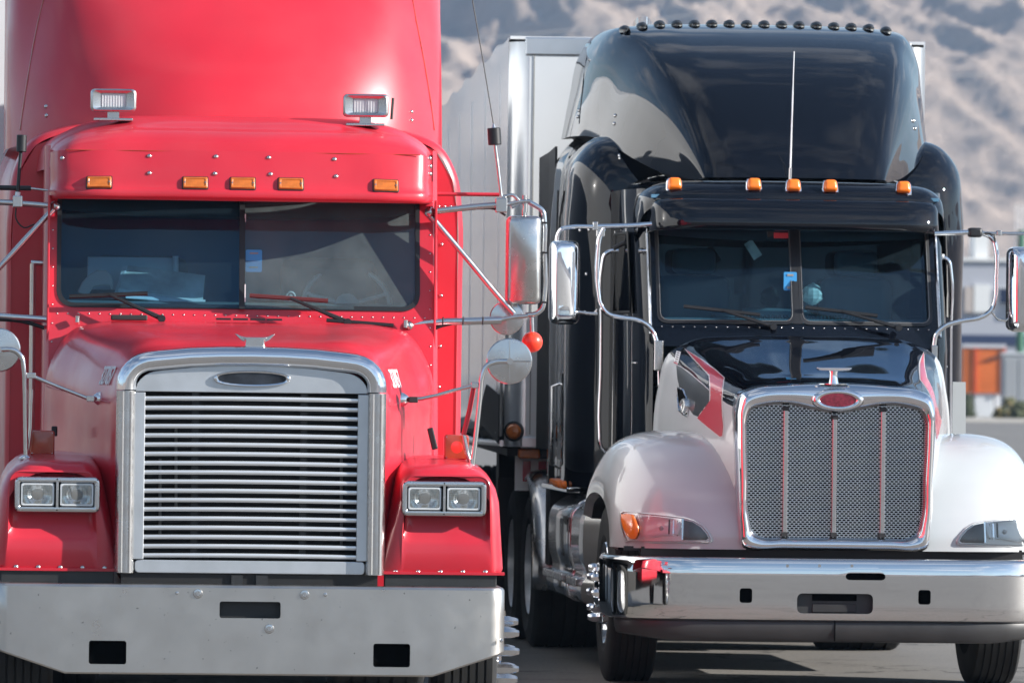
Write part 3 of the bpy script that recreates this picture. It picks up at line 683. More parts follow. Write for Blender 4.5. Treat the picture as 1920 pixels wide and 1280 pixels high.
# ---- visor
V = [[(x, y - (.0), z) for x, y, z in r] for r in [
 [(0, 1.86, 2.625), (.5, 1.865, 2.625), (.80, 1.88, 2.625), (.905, 1.92, 2.625), (.95, 2.0, 2.625), (.965, 2.2, 2.625)],
 [(0, 1.735, 2.635), (.5, 1.745, 2.635), (.82, 1.765, 2.635), (.925, 1.81, 2.635), (.965, 1.91, 2.635), (.97, 2.2, 2.635)],
 [(0, 1.735, 2.665), (.5, 1.745, 2.665), (.82, 1.765, 2.665), (.925, 1.81, 2.665), (.965, 1.91, 2.665), (.97, 2.2, 2.665)],
 [(0, 1.748, 2.685), (.5, 1.758, 2.685), (.82, 1.778, 2.685), (.922, 1.82, 2.685), (.962, 1.92, 2.685), (.97, 2.2, 2.685)],
 [(0, 1.775, 2.78), (.5, 1.785, 2.78), (.82, 1.805, 2.78), (.922, 1.845, 2.78), (.962, 1.94, 2.78), (.97, 2.2, 2.78)],
 [(0, 1.805, 2.872), (.5, 1.815, 2.872), (.82, 1.835, 2.868), (.922, 1.87, 2.866), (.962, 1.96, 2.862), (.97, 2.2, 2.862)]]]
vis = MB().grid(spatch(V, 5, 4)).build('visor', red, T, ang=60)
vt = bvh(vis)
def on_front(tree, frame, px, py):
    h = frame.hit(px, py, tree); return h[0], h[1]
for px, py in ((280, 293), (280, 325), (405, 294), (403, 326), (504, 296), (507, 327), (627, 299), (630, 331), (117, 297), (805, 297), (806, 312), (806, 326)):
    h, n_ = on_front(vt, RP, px, py)
    if h: rivet(vis, h)
MB().tube([(x * 1.0, 1.832 + (x / .9) ** 4 * .03 - .022, 2.868) for x in [-.9 + 1.8 * k / 20 for k in range(21)]], .0025, 5).build('seam', M['redlens'], vis)
ml = empty('marker_lamp')
bpy.data.objects.remove(ml)
for px, py in ((186, 341), (366, 342), (455, 343), (545, 344), (723, 347)):
    h, n_ = on_front(vt, RP, px, py + 2); L = empty('marker_lamp'); L.parent = T; L.location = h
    rot = Vector((0, -1, 0)).rotation_difference(n_ if n_.y < 0 else -n_).to_euler(); L.rotation_euler = rot
    MB().grid([xz(rrect(-.067 + i, .067 - i, -.036 + i, .036 - i, .008, 3), y) for i, y in ((0, .01), (0, -.006), (.004, -.007), (.005, .002))], cu=True).build('lamp_frame', M['redlens'] if False else M['gasket'], L, ang=0)
    R = [xz(rrect(-.062 + i, .062 - i, -.031 + i, .031 - i, .006, 3), y) for i, y in ((0, .0), (0, -.010), (.004, -.016), (.010, -.016), (.013, -.013))]
    MB().grid(R, cu=True).ngon(R[-1]).build('lens', M['amberd'], L, ang=30)
    for s in (-1, 1): MB().lathe([(0, -.018), (.004, -.017), (.005, -.013)], (s * .053, 0, .0), (0, 1, 0), 8).build('screw', M['steel'], L)
# ---- cab roof cap
RC = [[(0, 1.83, 2.873), (.45, 1.84, 2.872), (.78, 1.86, 2.868), (.90, 1.89, 2.862), (.945, 1.95, 2.85), (.96, 2.1, 2.80)],
 [(0, 1.86, 2.915), (.45, 1.87, 2.914), (.76, 1.89, 2.91), (.89, 1.93, 2.895), (.95, 2.0, 2.865), (.97, 2.1, 2.79)],
 [(0, 1.96, 2.975), (.45, 1.965, 2.975), (.72, 1.98, 2.965), (.87, 2.02, 2.935), (.955, 2.08, 2.875), (.985, 2.15, 2.78)],
 [(0, 2.04, 2.992), (.45, 2.04, 2.992), (.70, 2.05, 2.985), (.86, 2.08, 2.955), (.96, 2.14, 2.885), (.995, 2.2, 2.78)],
 [(0, 2.12, 3.025), (.42, 2.12, 3.025), (.62, 2.14, 3.01), (.84, 2.18, 2.965), (.965, 2.24, 2.89), (1.0, 2.3, 2.78)],
 [(0, 2.24, 3.055), (.42, 2.24, 3.054), (.62, 2.26, 3.045), (.84, 2.3, 2.995), (.975, 2.36, 2.905), (1.01, 2.4, 2.78)],
 [(0, 2.6, 3.065), (.45, 2.6, 3.063), (.66, 2.6, 3.05), (.86, 2.62, 3.0), (1.0, 2.65, 2.91), (1.03, 2.66, 2.78)],
 [(0, 3.1, 3.065), (.45, 3.1, 3.063), (.66, 3.1, 3.05), (.88, 3.1, 3.01), (1.02, 3.1, 2.92), (1.06, 3.1, 2.78)]]
roof = MB().grid(spatch(RC, 6, 5)).build('roof_cap', red, T, ang=70)
# ---- sleeper
SB = []
for y, k, dz in ((2.84, .975, -.03), (2.86, .99, -.01), (2.93, 1, 0), (3.2, 1, 0), (3.8, 1, 0), (4.5, 1, 0), (4.52, .97, -.02)):
    SB.append([(0, y, (3.055 + dz)), (.6 * k, y, 3.045 + dz), (.90 * k, y, 3.02 + dz), (1.07 * k, y, 2.95 + dz), (1.16 * k, y, 2.80 + dz), (1.19 * k, y, 2.60), (1.195 * k, y, 2.2), (1.195 * k, y, 1.6), (1.195 * k, y, 1.0)])
slp = MB().grid(spatch(SB, 5, 3)).build('sleeper', red, T, ang=60)
mb = MB(); e = [(x, 2.845, z) for x, y, z in SB[0]]; full = [(-x, y, z) for x, y, z in e[::-1]] + e[1:]; mb.ngon(full); mb.build('sleeper_front', red, T, ang=0)
for px, py in ((828, 458), (827, 554), (825, 649), (823, 725)):
    p = RP(px, py, 2.84); rivet(slp, p).scale = (.8, .8, .8)
for px in (823, 834, 845): rivet(slp, RP(px, 387, 2.84)).scale = (.6, .6, .6)
# roof fairing
RF = []
for z, yc, wf, wo_, ys in ((2.94, 2.76, 1.085, 1.165, 3.28), (3.10, 2.78, 1.075, 1.165, 3.30), (3.30, 2.85, 1.055, 1.165, 3.34), (3.50, 2.97, 1.03, 1.165, 3.40), (3.70, 3.13, 1.0, 1.165, 3.48), (3.90, 3.36, .95, 1.165, 3.6), (4.05, 3.62, .88, 1.15, 3.75), (4.13, 3.95, .8, 1.05, 4.0), (4.15, 4.2, .7, 1.0, 4.2)):
    RF.append([(0, yc, z), (wf * .35, yc + (ys - yc) * .06, z), (wf * .62, yc + (ys - yc) * .22, z), (wf * .84, yc + (ys - yc) * .52, z), (wf, ys, z - .01), (wf + (wo_ - wf) * .75, ys + .16, z - .02), (wo_, ys + .45, z - .03), (wo_ + .005, 4.5, z - .03)])
_m = MB().grid(spatch(RF, 6, 5)); _m.v = [(x - .042, y, z) for x, y, z in _m.v]; rf = _m.build('roof_fairing', red, T, ang=80)
ft = bvh(rf)
for pts in (((82, 0), (72, 40), (62, 90), (52, 150), (44, 200), (38, 245)), ((772, -6), (780, 40), (790, 90), (799, 140), (807, 190), (814, 245))):
    q = [RP.hit(a, b_, ft) for a, b_ in pts]; q = [h[0] + h[1] * .001 for h in q if h[0]]
    if len(q) > 2: MB().tube(q, .004, 5).build('seam', M['redlens'], rf)
for px, py in ((87, 200), (88, 217), (771, 210), (771, 226)):
    h = RP.hit(px, py, ft)
    if h[0]: rivet(rf, h[0])
# side handles, fuel side etc. behind: simple rear body
MB().bb(-1.15, 1.15, 3.0, 4.45, .55, 1.02).build('side_skirt', red, T, ang=0, bevel=.03)

# ---- roof lamps
def worklamp(px, py):
    c = RP(px, py, 2.12); L = empty('roof_lamp'); L.parent = T; L.location = c
    a, b_ = .118, .060
    R2 = [xz(rrect(-a + i, a - i, -b_ + j, b_ - j, max(.004, .024 - i * .35), 5), y) for i, j, y in ((.02, .02, .12), (.004, .004, .09), (0, 0, .02), (.003, .003, .008), (.012, .010, .003), (.052, .024, .016), (.054, .026, .035))]
    MB().grid(R2, cu=True).build('lamp_housing', M['steel'], L, ang=40)
    MB().bb(-a + .05, a - .05, .024, .034, -b_ + .022, b_ - .022).build('lens', M['tfront'], L, ang=0)
    rb = MB()
    for k in range(9): x = -.056 + k * .014; rb.bb(x - .002, x + .002, .0215, .0235, -.032, .032)
    tag(rb.build('lens_ribs', M['ws'], L, ang=0), kind='stuff')
    MB().bb(-.03, .03, .03, .07, -.10, -.055).build('bracket', M['steel'], L, ang=0)
    MB().bb(-.10, .10, .02, .09, -.105, -.090).build('foot', M['steel'], L, ang=0, bevel=.004)
worklamp(213, 188); worklamp(686, 198)
a = RP(734, 224, 2.2); b_ = RP(737, 184, 2.2); MB().tube([a, b_], .008, 6).build('stub_aerial', M['dark'], T)

# ---- wipers, cowl bits
def wiper(b0, b1, a0, y0, par, frame, y1=None, wm='gasket'):
    A, B, Cc = frame(*b0, y0), frame(*b1, y0), frame(*a0, y0 - .02); mid = A.lerp(B, .52)
    wv = empty('wiper'); wv.parent = par
    MB().tube([A, B], .011, 6).build('blade', M[wm], wv); MB().tube([Cc, Cc.lerp(mid, .5) - Vector((0, .02, 0)), mid - Vector((0, .015, 0))], [.013, .010, .008], 6).build('wiper_arm', M['gasket'], wv)
    MB().cyl(Cc - Vector((0, .02, 0)), Cc + Vector((0, .03, 0)), .02).build('pivot', M['gasket'], wv)
wiper((130, 556), (277, 550), (303, 597), 1.89, T, RP); wiper((468, 554), (615, 564), (652, 604), 1.89, T, RP, wm='rblade')
a, b_ = RP(208, 590, 1.87), RP(276, 601, 1.87); MB().bb(a.x, b_.x, 1.80, 1.9, b_.z, a.z).build('cowl_vent', M['plast'], T, ang=0, bevel=.006)
for k in range(4): a, b_ = RP(405 + k * 32, 596 + k * .4, 1.87), RP(432 + k * 32, 600 + k * .4, 1.87); MB().bb(a.x, b_.x, 1.80, 1.88, b_.z, a.z).build('vent_slot', M['gasket'], T, ang=0)
a, b_ = RP(612, 600, 1.86), RP(738, 610, 1.86); MB().tube([a, b_], .010, 6).build('washer_hose', M['gasket'], T)

# ---- mirrors (right)
def tube_px(pts, y, r, name, par, m_='tubem', sub=3, n=8, frame=RP):
    return MB().tube([frame(p[0], p[1], p[2] if len(p) > 2 else y) for p in pts], r, n, sub=sub).build(name, M[m_], par, ang=60)
mr = empty('door_mirror'); mr.parent = T
YM = 2.0
tube_px([(806, 397), (860, 391), (925, 385), (948, 384)], 1.98, .016, 'upper_arm', mr, 'steel'); tube_px([(948, 384), (975, 378), (994, 377)], 1.98, .010, 'upper_arm_tip', mr, 'steel')
tube_px([(760, 611), (800, 605), (880, 602), (940, 600)], [1.95][0], .019, 'lower_arm', mr, 'tubem', sub=2); tube_px([(935, 600), (965, 594), (990, 592)], 1.95, .010, 'lower_arm_tip', mr, 'steel')
tube_px([(806, 403), (880, 490), (930, 550), (964, 588)], 1.97, .0145, 'brace', mr, 'steel')
for px, py, y in ((806, 398, 1.97), (766, 611, 1.94)): p = RP(px, py, y); MB().ball(p, .028, 10).build('clamp', M['steel'], mr)
tube_px([(812, 612), (840, 606)], 1.95, .012, 'cable_boot', mr, 'gasket', 1); tube_px([(800, 628), (820, 614), (850, 606)], 1.95, .008, 'cable', mr, 'gasket')
for px in (830, 868, 905): tube_px([(px, 609), (px + 1, 594)], 1.93, .004, 'cable_tie', mr, 'gasket', 1)
tube_px([(820, 400), (850, 393), (900, 391), (928, 392), (948, 404)], 1.99, .006, 'cable', mr, 'gasket')
tube_px([(958, 388), (985, 377), (1003, 385), (1018, 396), (1021, 412), (1021, 470), (1021, 560), (1017, 578), (1005, 588), (985, 590)], 2.0, .013, 'hoop', mr, 'tubem', 3)
for px, py in ((983, 405), (984, 378), (985, 392)): tube_px([(px, py - 12), (px, py + 6)], 2.0, .012, 'mount', mr, 'steel', 1)
for py in (417, 473, 566): tube_px([(1015, py), (1026, py + 1)], 1.985, .005, 'cable_tie', mr, 'gasket', 1)
a, b_ = RP(948, 570, 2.0), RP(1016, 405, 2.0)
cx_, hw = (a.x + b_.x) / 2, (b_.x - a.x) / 2
rows = []
for y, k in ((.05, .985), (.0, 1), (-.03, .985), (-.052, .93), (-.062, .80)): rows.append([(cx_ + x, 2.02 + y - .02 * (1 - (x / hw) ** 2), (a.z + b_.z) / 2 + z) for x, z in rrect(-hw * k, hw * k, -(b_.z - a.z) / 2 * (1 - (1 - k) * .35), (b_.z - a.z) / 2 * (1 - (1 - k) * .35), .03 * k, 5)])
MB().grid(rows, cu=True).ngon(rows[-1]).ngon(rows[0], True).build('mirror_case', M['steel'], mr, ang=50)
MB().ngon([(x, y + .004, z) for x, y, z in rows[0]]).build('mirror_glass', M['chrome'], mr, ang=0)
def disc_mirror(c, r, par, tilt=(0, -1, .0)):
    d = empty('spot_mirror'); d.parent = par
    MB().lathe([(.001, .014), (r * .12, .014), (r * .13, .010), (r * .55, .0075), (r * .95, .0025), (r, -.004), (r * .99, -.010), (r * .9, -.006)], c, tilt, 32).build('dish', M['steel'], d, ang=30)
    MB().lathe([(0, -.001), (r * .98, -.007)], c, tilt, 32).build('mirror_glass', M['chrome'], d)
    MB().cyl(Vector(c) + Vector((0, -.022, 0)), Vector(c) + Vector((0, -.045, 0)), .016).build('hub', M['steel'], d)
    for k in (0, 1):
        v = Vector((r * .9, 0, 0)) if k else Vector((0, 0, r * .9)); e = Vector(tilt).normalized()
        MB().tube([Vector(c) - v + e * .004, Vector(c) + e * .009, Vector(c) + v + e * .004], .004, 5).build('rib', M['steel'], d)
disc_mirror(RP(950, 596, 2.06), .088, mr)
p = RP(998, 641, 2.0); MB().ball(p, .054, 20).build('orange_globe', M['ball'], mr); tube_px([(998, 622), (997, 595)], 2.0, .012, 'globe_stem', mr, 'steel', 1)
tube_px([(820, 364), (832, 364), (936, 365)], 2.02, .010, 'aerial_arm', mr, 'red', 1)  # red paint on the arm stands for the body's reflection in it
a = RP(940, 385, 1.96); MB().box(a, (.06, .05, .075)).build('aerial_clamp', M['steel'], mr, ang=0, bevel=.006)
ae = empty('cb_aerial'); ae.parent = T
tube_px([(940, 368), (934, 315), (928, 268)], 1.95, .008, 'mast', ae, 'steel', 1); a, b_ = RP(928, 272, 1.95), RP(926, 240, 1.95); MB().cyl(a, b_, .034, n=16).build('coil', M['gasket'], ae, bevel=.004)
MB().cyl(b_, b_.lerp(a, -.25), .012, .004).build('coil_tip', M['steel'], ae); tube_px([(926, 238), (905, 110), (884, -10)], 1.95, .0032, 'whip', ae, 'plast', 2, 6)
tube_px([(940, 370), (962, 366), (975, 378)], 1.98, .009, 'cable', mr, 'steel')
# left side
ml = empty('door_mirror'); ml.parent = T
tube_px([(-60, 377), (0, 379), (60, 383), (96, 386)], 1.98, .015, 'upper_arm', ml, 'steel'); tube_px([(-40, 352), (0, 352), (58, 353)], 2.05, .013, 'aerial_arm', ml, 'plast', 1); tube_px([(55, 353), (90, 357)], 2.05, .006, 'arm_tip', ml, 'steel', 1)
tube_px([(-60, 585), (0, 592), (80, 598), (135, 603)], 1.95, .017, 'lower_arm', ml, 'tubem'); tube_px([(-10, 598), (40, 602), (105, 622)], 1.97, .010, 'lower_stay', ml, 'gasket')
tube_px([(104, 388), (60, 435), (0, 500), (-30, 530)], 1.97, .0145, 'brace', ml, 'steel'); p = RP(104, 386, 1.97); MB().ball(p, .026, 10).build('clamp', M['steel'], ml)
tube_px([(30, 390), (30, 410), (45, 427), (65, 420)], 2.0, .004, 'cable', ml, 'gasket')
a = RP(33, 378, 1.96); MB().box(a, (.05, .05, .06)).build('aerial_clamp', M['steel'], ml, ang=0, bevel=.006)
rows = [[(p_.x + x, 2.02 + y, p_.z + z) for x, z in rrect(-.09, .09, -.2, .2, .03)] for y in (.05, -.04) for p_ in (RP(-60, 490, 2.02),)]
MB().grid(rows, cu=True).ngon(rows[1]).build('mirror_case', M['steel'], ml)
ae = empty('cb_aerial'); ae.parent = T
tube_px([(33, 368), (36, 320), (39, 285)], 1.95, .009, 'mast', ae, 'gasket', 1); a, b_ = RP(40, 285, 1.95), RP(41, 253, 1.95); MB().cyl(a, b_, .026, n=16).build('coil', M['gasket'], ae, bevel=.004); tube_px([(32, 374), (34, 360)], 1.95, .014, 'mast_base', ae, 'ws', 1)
gh = empty('grab_handle'); gh.parent = T
tube_px([(62, 494), (61, 600), (60, 700), (59, 815)], 2.5, .0165, 'bar', gh, 'tubem', 1); tube_px([(58, 492), (84, 493)], 2.5, .014, 'bracket', gh, 'tubem', 1)

# ---- hood mirrors
hm_ = empty('fender_mirror'); hm_.parent = T
pb = RP(884, 876, .50); MB().lathe([(.042, 0), (.042, .006), (.03, .016), (.014, .022), (.014, .05)], pb - Vector((0, 0, .008)), (0, 0, 1), 18).build('base', M['chrome'], hm_)
tube_px([(886, 872), (893, 810), (900, 745), (905, 702), (913, 685), (930, 678), (952, 677)], .50, .0125, 'pole', hm_, 'tubem', 4)
tube_px([(869, 815), (880, 770), (889, 722)], .53, .012, 'rear_stay', hm_, 'red', 1); tube_px([(869, 815), (876, 850), (884, 872)], .53, .011, 'rear_stay', hm_, 'steel', 1)  # upper stay painted red for the truck's reflection in its metal
tube_px([(768, 748), (790, 747), (850, 732), (892, 721)], .52, .0095, 'brace', hm_, 'steel', 2); p = RP(890, 722, .51); MB().box(p, (.035, .03, .03)).build('clamp', M['steel'], hm_, ang=0, bevel=.004)
p = RP(775, 749, .52); MB().box(p, (.045, .03, .03)).build('knuckle', M['plast'], hm_, ang=0, bevel=.004); p = RP(757, 749, .54); MB().lathe([(.036, -.01), (.034, 0), (.02, .02), (.008, .03)], p, (1, -.25, 0), 18).build('rosette', M['chrome'], hm_)
disc_mirror(RP(955, 677, .52), .1135, hm_)
hl_ = empty('fender_mirror'); hl_.parent = T
pb = RP(49, 858, .50); MB().lathe([(.036, 0), (.036, .006), (.024, .014), (.012, .02), (.012, .05)], pb - Vector((0, 0, .006)), (0, 0, 1), 18).build('base', M['chrome'], hl_)
tube_px([(49, 856), (48, 790), (47, 725), (45, 690), (40, 668), (28, 657), (0, 655)], .50, .0125, 'pole', hl_, 'tubem', 4); tube_px([(51, 856), (58, 800), (60, 730)], .53, .010, 'rear_stay', hl_, 'tubem', 1)
tube_px([(60, 704), (90, 717), (140, 737), (168, 748)], .52, .0095, 'brace', hl_, 'steel', 2); p = RP(58, 704, .51); MB().box(p, (.05, .03, .028)).build('clamp', M['steel'], hl_, ang=0, bevel=.004)
p = RP(170, 747, .52); MB().box(p, (.04, .03, .03)).build('knuckle', M['steel'], hl_, ang=0, bevel=.004); p = RP(184, 747, .55); MB().lathe([(.036, -.01), (.034, 0), (.02, .02), (.008, .03)], p, (-1, -.25, 0), 18).build('rosette', M['chrome'], hl_)
disc_mirror(RP(-3, 656, .52), .108, hl_)
# ---- square turn lamps on the fenders
for px, py in ((856, 838), (79, 830)):
    c = RP(px, py, .62); L = empty('turn_lamp'); L.parent = T; L.location = c
    R = [xz(rrect(-.061 + i, .061 - i, -.061 + i, .061 - i, .014, 4), y) for i, y in ((.004, .05), (0, .045), (0, 0), (.006, -.012), (.03, -.016))]
    MB().grid(R, cu=True).ngon(R[-1]).ngon(R[0], True).build('lens', M['redlens'], L, ang=40)
    MB().lathe([(.001, -.0180), (.016, -.0178), (.030, -.0160)], (0, 0, 0), (0, 1, 0), 20).build('lens_centre', M['redspot'] if px > 300 else M['redlens'], L)
    MB().bb(-.032, .032, 0, .05, -.078, -.06).build('foot', M['gasket'], L, ang=0, bevel=.003)
    for s in (-1, 1):
        for t in (-1, 1): MB().lathe([(0, -.014), (.003, -.013), (.0035, -.009)], (s * .05, 0, t * .05), (0, 1, 0), 6).build('screw', M['steel'], L)
# rubber hood latches
p = RP(811, 822, 1.0); MB().box(p, (.03, .03, .11), Matrix.Rotation(radians(-14), 3, 'Y')).build('hood_latch', M['gasket'], T, ang=0, bevel=.006); p = RP(102, 808, 1.0); MB().box(p, (.03, .03, .05)).build('hood_latch', M['gasket'], T, ang=0, bevel=.006)
MB().cyl(RP(145, 604, 1.9), RP(145, 592, 1.9), .012).build('hood_stop', M['steel'], T); MB().cyl(RP(760, 614, 1.9), RP(761, 600, 1.9), .012).build('hood_stop', M['steel'], T)

# ---- wheels
def tyre_mesh(mb, c, R, wd, n=56):
    hw = wd / 2; prof = [(-hw * .72, R * .56), (-hw * .95, R * .66), (-hw, R * .80), (-hw * .93, R * .94), (-hw * .86, R * .985)]
    gr = [-.62, -.3, 0, .3, .62]
    top = [(-hw * .80, R)]
    for g_ in gr: top += [((g_ - .045) * hw * .9, R), ((g_ - .04) * hw * .9, R - .012), ((g_ + .04) * hw * .9, R - .012), ((g_ + .045) * hw * .9, R)]
    prof = prof + top + [(hw * .80, R)] + [(-a, b) for a, b in prof[::-1]]
    rows = [[(c[0] + a, c[1] + r * cos(t), c[2] + r * sin(t)) for a, r in prof] for t in [2 * pi * k / n for k in range(n)]]
    mb.grid(rows, cv=True); return mb
def wheel(c, R, wd, side, par, nuts='spike', hubm='steel', name='front_wheel'):
    wv = empty(name); wv.parent = par; wv.location = c; s = side
    tyre_mesh(MB(), (0, 0, 0), R, wd).build('tyre', M['rubber'], wv, ang=25)
    MB().lathe([(R * .60, s * wd * .40), (R * .575, s * wd * .47), (R * .55, s * wd * .44), (R * .50, s * wd * .30), (R * .44, s * wd * .36), (R * .36, s * wd * .42), (.001, s * wd * .42)], (0, 0, 0), (1, 0, 0), 40).build('rim', M[hubm], wv, ang=40)
    if nuts:
        MB().lathe([(.185, s * wd * .40), (.18, s * wd * .49), (.11, s * wd * .51), (.10, s * wd * .60), (.06, s * wd * .66), (.001, s * wd * .67)], (0, 0, 0), (1, 0, 0), 24).build('hub', M['chrome'], wv)
        src = None; L = .135 if nuts == 'spike' else .078
        nm = MB().lathe([(.030, 0), (.030, s * .02), (.025, s * .026), (.025, s * L * .7), (.015, s * L), (.001, s * L)], (0, 0, 0), (1, 0, 0), 6)
        o = nm.build('lug_nut', M['chrome'] if nuts != 'spike' else M['tubem'], wv, ang=30)
        copies(o, [(s * wd * (.47 if nuts == 'spike' else .50), .150 * sin(2 * pi * (k + .5) / 10), .150 * cos(2 * pi * (k + .5) / 10)) for k in range(10)], wv)
    return wv
for s in (-1, 1):
    wheel((s * 1.085, .86, .395), .50, .29, s, T)
    for k in (0, 1): wheel((s * .92, 5.9 + k * 1.3, .42), .5, .55, s, T, None, 'alu', 'drive_wheel')
o_ = [c for c in T.children if c.name.startswith('front_wheel')][-1]

# ---- things lying on the dash
def thing_mesh(mb, name, m_, label, cat, frame_o, ang=0, bevel=0, seg=1, rz=RED_RZ, group=None):
    o = mb.build(name, m_, None, ang=ang, bevel=bevel, seg=seg); o.location = frame_o; o.rotation_euler = (0, 0, rz); tag(o, label, cat, group); return o
a, b_ = RP(164, 481, 2.42), RP(334, 545, 2.42)
thing_mesh(MB().box(((a.x + b_.x) / 2, 2.44, a.z - .085), (b_.x - a.x, .02, .17)), 'paper_board', M['paper'], 'pale rectangular board standing upright on the red truck dashboard', 'board', RED_O, bevel=.003)
thing_mesh(MB().cyl(RP(329, 480, 2.40), RP(329, 548, 2.40), .016, n=10), 'white_tube', M['paper'], 'short white tube standing beside the board on the red truck dashboard', 'tube', RED_O, ang=30)
P4 = [RP(236, 497, 2.35), RP(385, 516, 2.30), RP(380, 562, 2.16), RP(222, 541, 2.18)]
mb = MB(); mb.grid([[p + Vector((0, 0, -.035)) for p in P4], P4], cu=True); mb.ngon(P4); mb.ngon([p + Vector((0, 0, -.035)) for p in P4], True)
thing_mesh(mb, 'document_pad', M['paperg'], 'thick glossy pad of documents lying tilted on the red truck dashboard', 'documents', RED_O)
P4 = [RP(215, 548, 2.2), RP(230, 500, 2.33), RP(240, 497, 2.33), RP(226, 548, 2.2)]
thing_mesh(MB().grid([[p + Vector((0, .03, 0)) for p in P4], P4], cu=True).ngon(P4), 'envelope', M['paper'], 'white envelope leaning against the pad of documents', 'envelope', RED_O)
P4 = [RP(232, 545, 2.15), RP(385, 562, 2.15), RP(384, 568, 2.1), RP(236, 557, 2.1)]
thing_mesh(MB().grid([[p + Vector((0, 0, -.006)) for p in P4], P4], cu=True).ngon(P4), 'paper_sheet', M['paper'], 'loose white paper sheet under the pad on the red truck dashboard', 'paper', RED_O)
ol = [(145, 548), (153, 530), (166, 515), (182, 506), (198, 506), (208, 515), (212, 530), (210, 545), (205, 535), (192, 535), (176, 538), (166, 552), (160, 553)]
q = [RP(a, b_, 2.13) for a, b_ in ol]
mb = MB().grid([q, [p + Vector((0, .05, 0)) for p in q]], cu=True).ngon(q, True).ngon([p + Vector((0, .05, 0)) for p in q]); thing_mesh(mb, 'foam_neck_rest', M['beige'], 'curved beige foam neck rest lying on the red truck dashboard', 'neck rest', RED_O, bevel=.01, seg=2)
for px, py in ((189, 513), (199, 522)): pass

# ---- white semi trailer behind the red sleeper
TR = empty('semi_trailer', RED_O + Vector((-.05, 5.0, 0)), RED_RZ); tag(TR, 'white box trailer coupled behind the red truck', 'trailer')
MB().bb(-1.29, 1.29, 0, 14.5, 1.15, 3.86).build('box_body', M['ws'], TR, ang=0, bevel=.06, seg=3)
for k in range(12):
    for s in (-1, 1): MB().bb(s * 1.2905, s * 1.293, .9 + k * 1.15, .91 + k * 1.15, 1.3, 3.8).build('side_seam', M['ws'], TR, ang=0)
for s in (-1, 1): MB().bb(s * 1.295, s * 1.31, 0.1, 14.4, 1.15, 1.28).build('lower_rail', M['talu'], TR, ang=0)
for y in (11.5, 12.8):
    for s in (-1, 1): wheel((s * 1.0, y, .5), .5, .5, s, TR, None, 'alu', 'trailer_wheel')
MB().bb(-.6, .6, .5, 14, .8, 1.14).build('underframe', M['dark'], TR, ang=0)

# ================================================================== BLACK TRUCK
T = empty('black_truck', BLK_O); B = T
tag(T, 'glossy black semi truck with silver fenders, mesh grille and chrome bumper, parked on the right', 'truck')
blk, sil = M['black'], M['silver']
M['fair'] = mat('grey metallic side fairing', (.26, .26, .25), .26, .5, .7, .04)
M['lipdark'] = mat('dark valance plastic', (.028, .028, .029), .45, var=.2, vscale=6, dust=((.06, .058, .055), .35, 4))
# ---- bumper
half = [(0, 0), (.35, .001), (.65, .008), (.88, .024), (1.03, .060), (1.14, .13), (1.205, .23), (1.235, .36), (1.243, .55), (1.245, .8)]
plan = [(-x, y) for x, y in half[:0:-1]] + half
plan = cat_rom([(x, y, 0) for x, y in plan], 5)
rows = []
for i, p in enumerate(plan):
    t = (plan[min(i + 1, len(plan) - 1)] - plan[max(0, i - 1)]).normalized(); n_ = Vector((-t.y, t.x, 0))
    rows.append([tuple(p + n_ * d + Vector((0, 0, z))) for d, z in ((.12, .738), (.04, .745), (.012, .744), (.0, .737), (-.009, .722), (-.0105, .65), (-.0095, .57), (-.0085, .49), (-.006, .425), (.001, .405), (.014, .397), (.05, .396))])
bump = MB().grid(rows).build('bumper', M['bchrome'], T, solid=.006)
def rcut(a, b_, c, d, r): 
    q = rrect(a, b_, c, d, r, 4); return MB().grid([xz(q, y) for y in (-.06, .09)], cu=True).ngon(xz(q, -.06), True).ngon(xz(q, .09))
cut(bump, [rcut(-.545, -.475, .496, .577, .015), rcut(.462, .532, .496, .577, .015), rcut(-.222, .206, .440, .552, .03), rcut(.05, .275, .629, .668, .025)])
for s in (-.51, .497): MB().bb(s - .05, s + .05, .05, .12, .48, .60).build('bumper_pocket', M['wdark'], T, ang=0)
MB().bb(-.26, .24, .045, .10, .42, .57).build('plate_recess', M['lipdark'], T, ang=0)
MB().bb(-.13, .12, .036, .044, .51, .545).build('plate_bracket', M['wdark'], T, ang=0); MB().bb(-.13, .12, .036, .0445, .445, .495).build('plate_holder', M['plast'], T, ang=0, bevel=.003)
MB().bb(.03, .295, .05, .10, .61, .68).build('tow_recess', M['wdark'], T, ang=0)
for px in (1476, 1536, 1597):
    p = BP(px, 1060, 0); MB().prism(rrect(p.x - .008, p.x + .008, p.z - .008, p.z + .008, .003, 2), -.0135, -.009).build('bolt', M['tubem'], bump, ang=0)
# valance below
rows = []
for i, p in enumerate(plan):
    if abs(p.x) > 1.238: continue
    t = (plan[min(i + 1, len(plan) - 1)] - plan[max(0, i - 1)]).normalized(); n_ = Vector((-t.y, t.x, 0))
    k = max(0, abs(p.x) - .9) / .34
    rows.append([tuple(p + n_ * d + Vector((0, 0, z))) for d, z in ((.03, .400), (.022, .385), (.026, .34 + .01 * k), (.036, .30 + .02 * k), (.05, .283 + .03 * k), (.08, .279 + .03 * k))])
val = MB().grid(rows).build('valance', M['lipdark'], T, solid=.006)
MB().bb(-.006, .0, .017, .03, .285, .39).build('seam', M['wdark'], val, ang=0)
# ---- chassis darkness
MB().bb(-.55, .55, .55, 9.2, .45, .80).build('chassis', M['dark'], T, ang=0)
MB().bb(-1.08, 1.08, .20, .34, .735, .80).build('crossmember', M['dark'], T, ang=0)
MB().bb(-.5, .5, .32, .36, .78, 1.68).build('radiator', M['wdark'], T, ang=0)
MB().cyl((-1.0, 1.27, .5), (1.0, 1.27, .5), .07).build('front_axle', M['dark'], T)

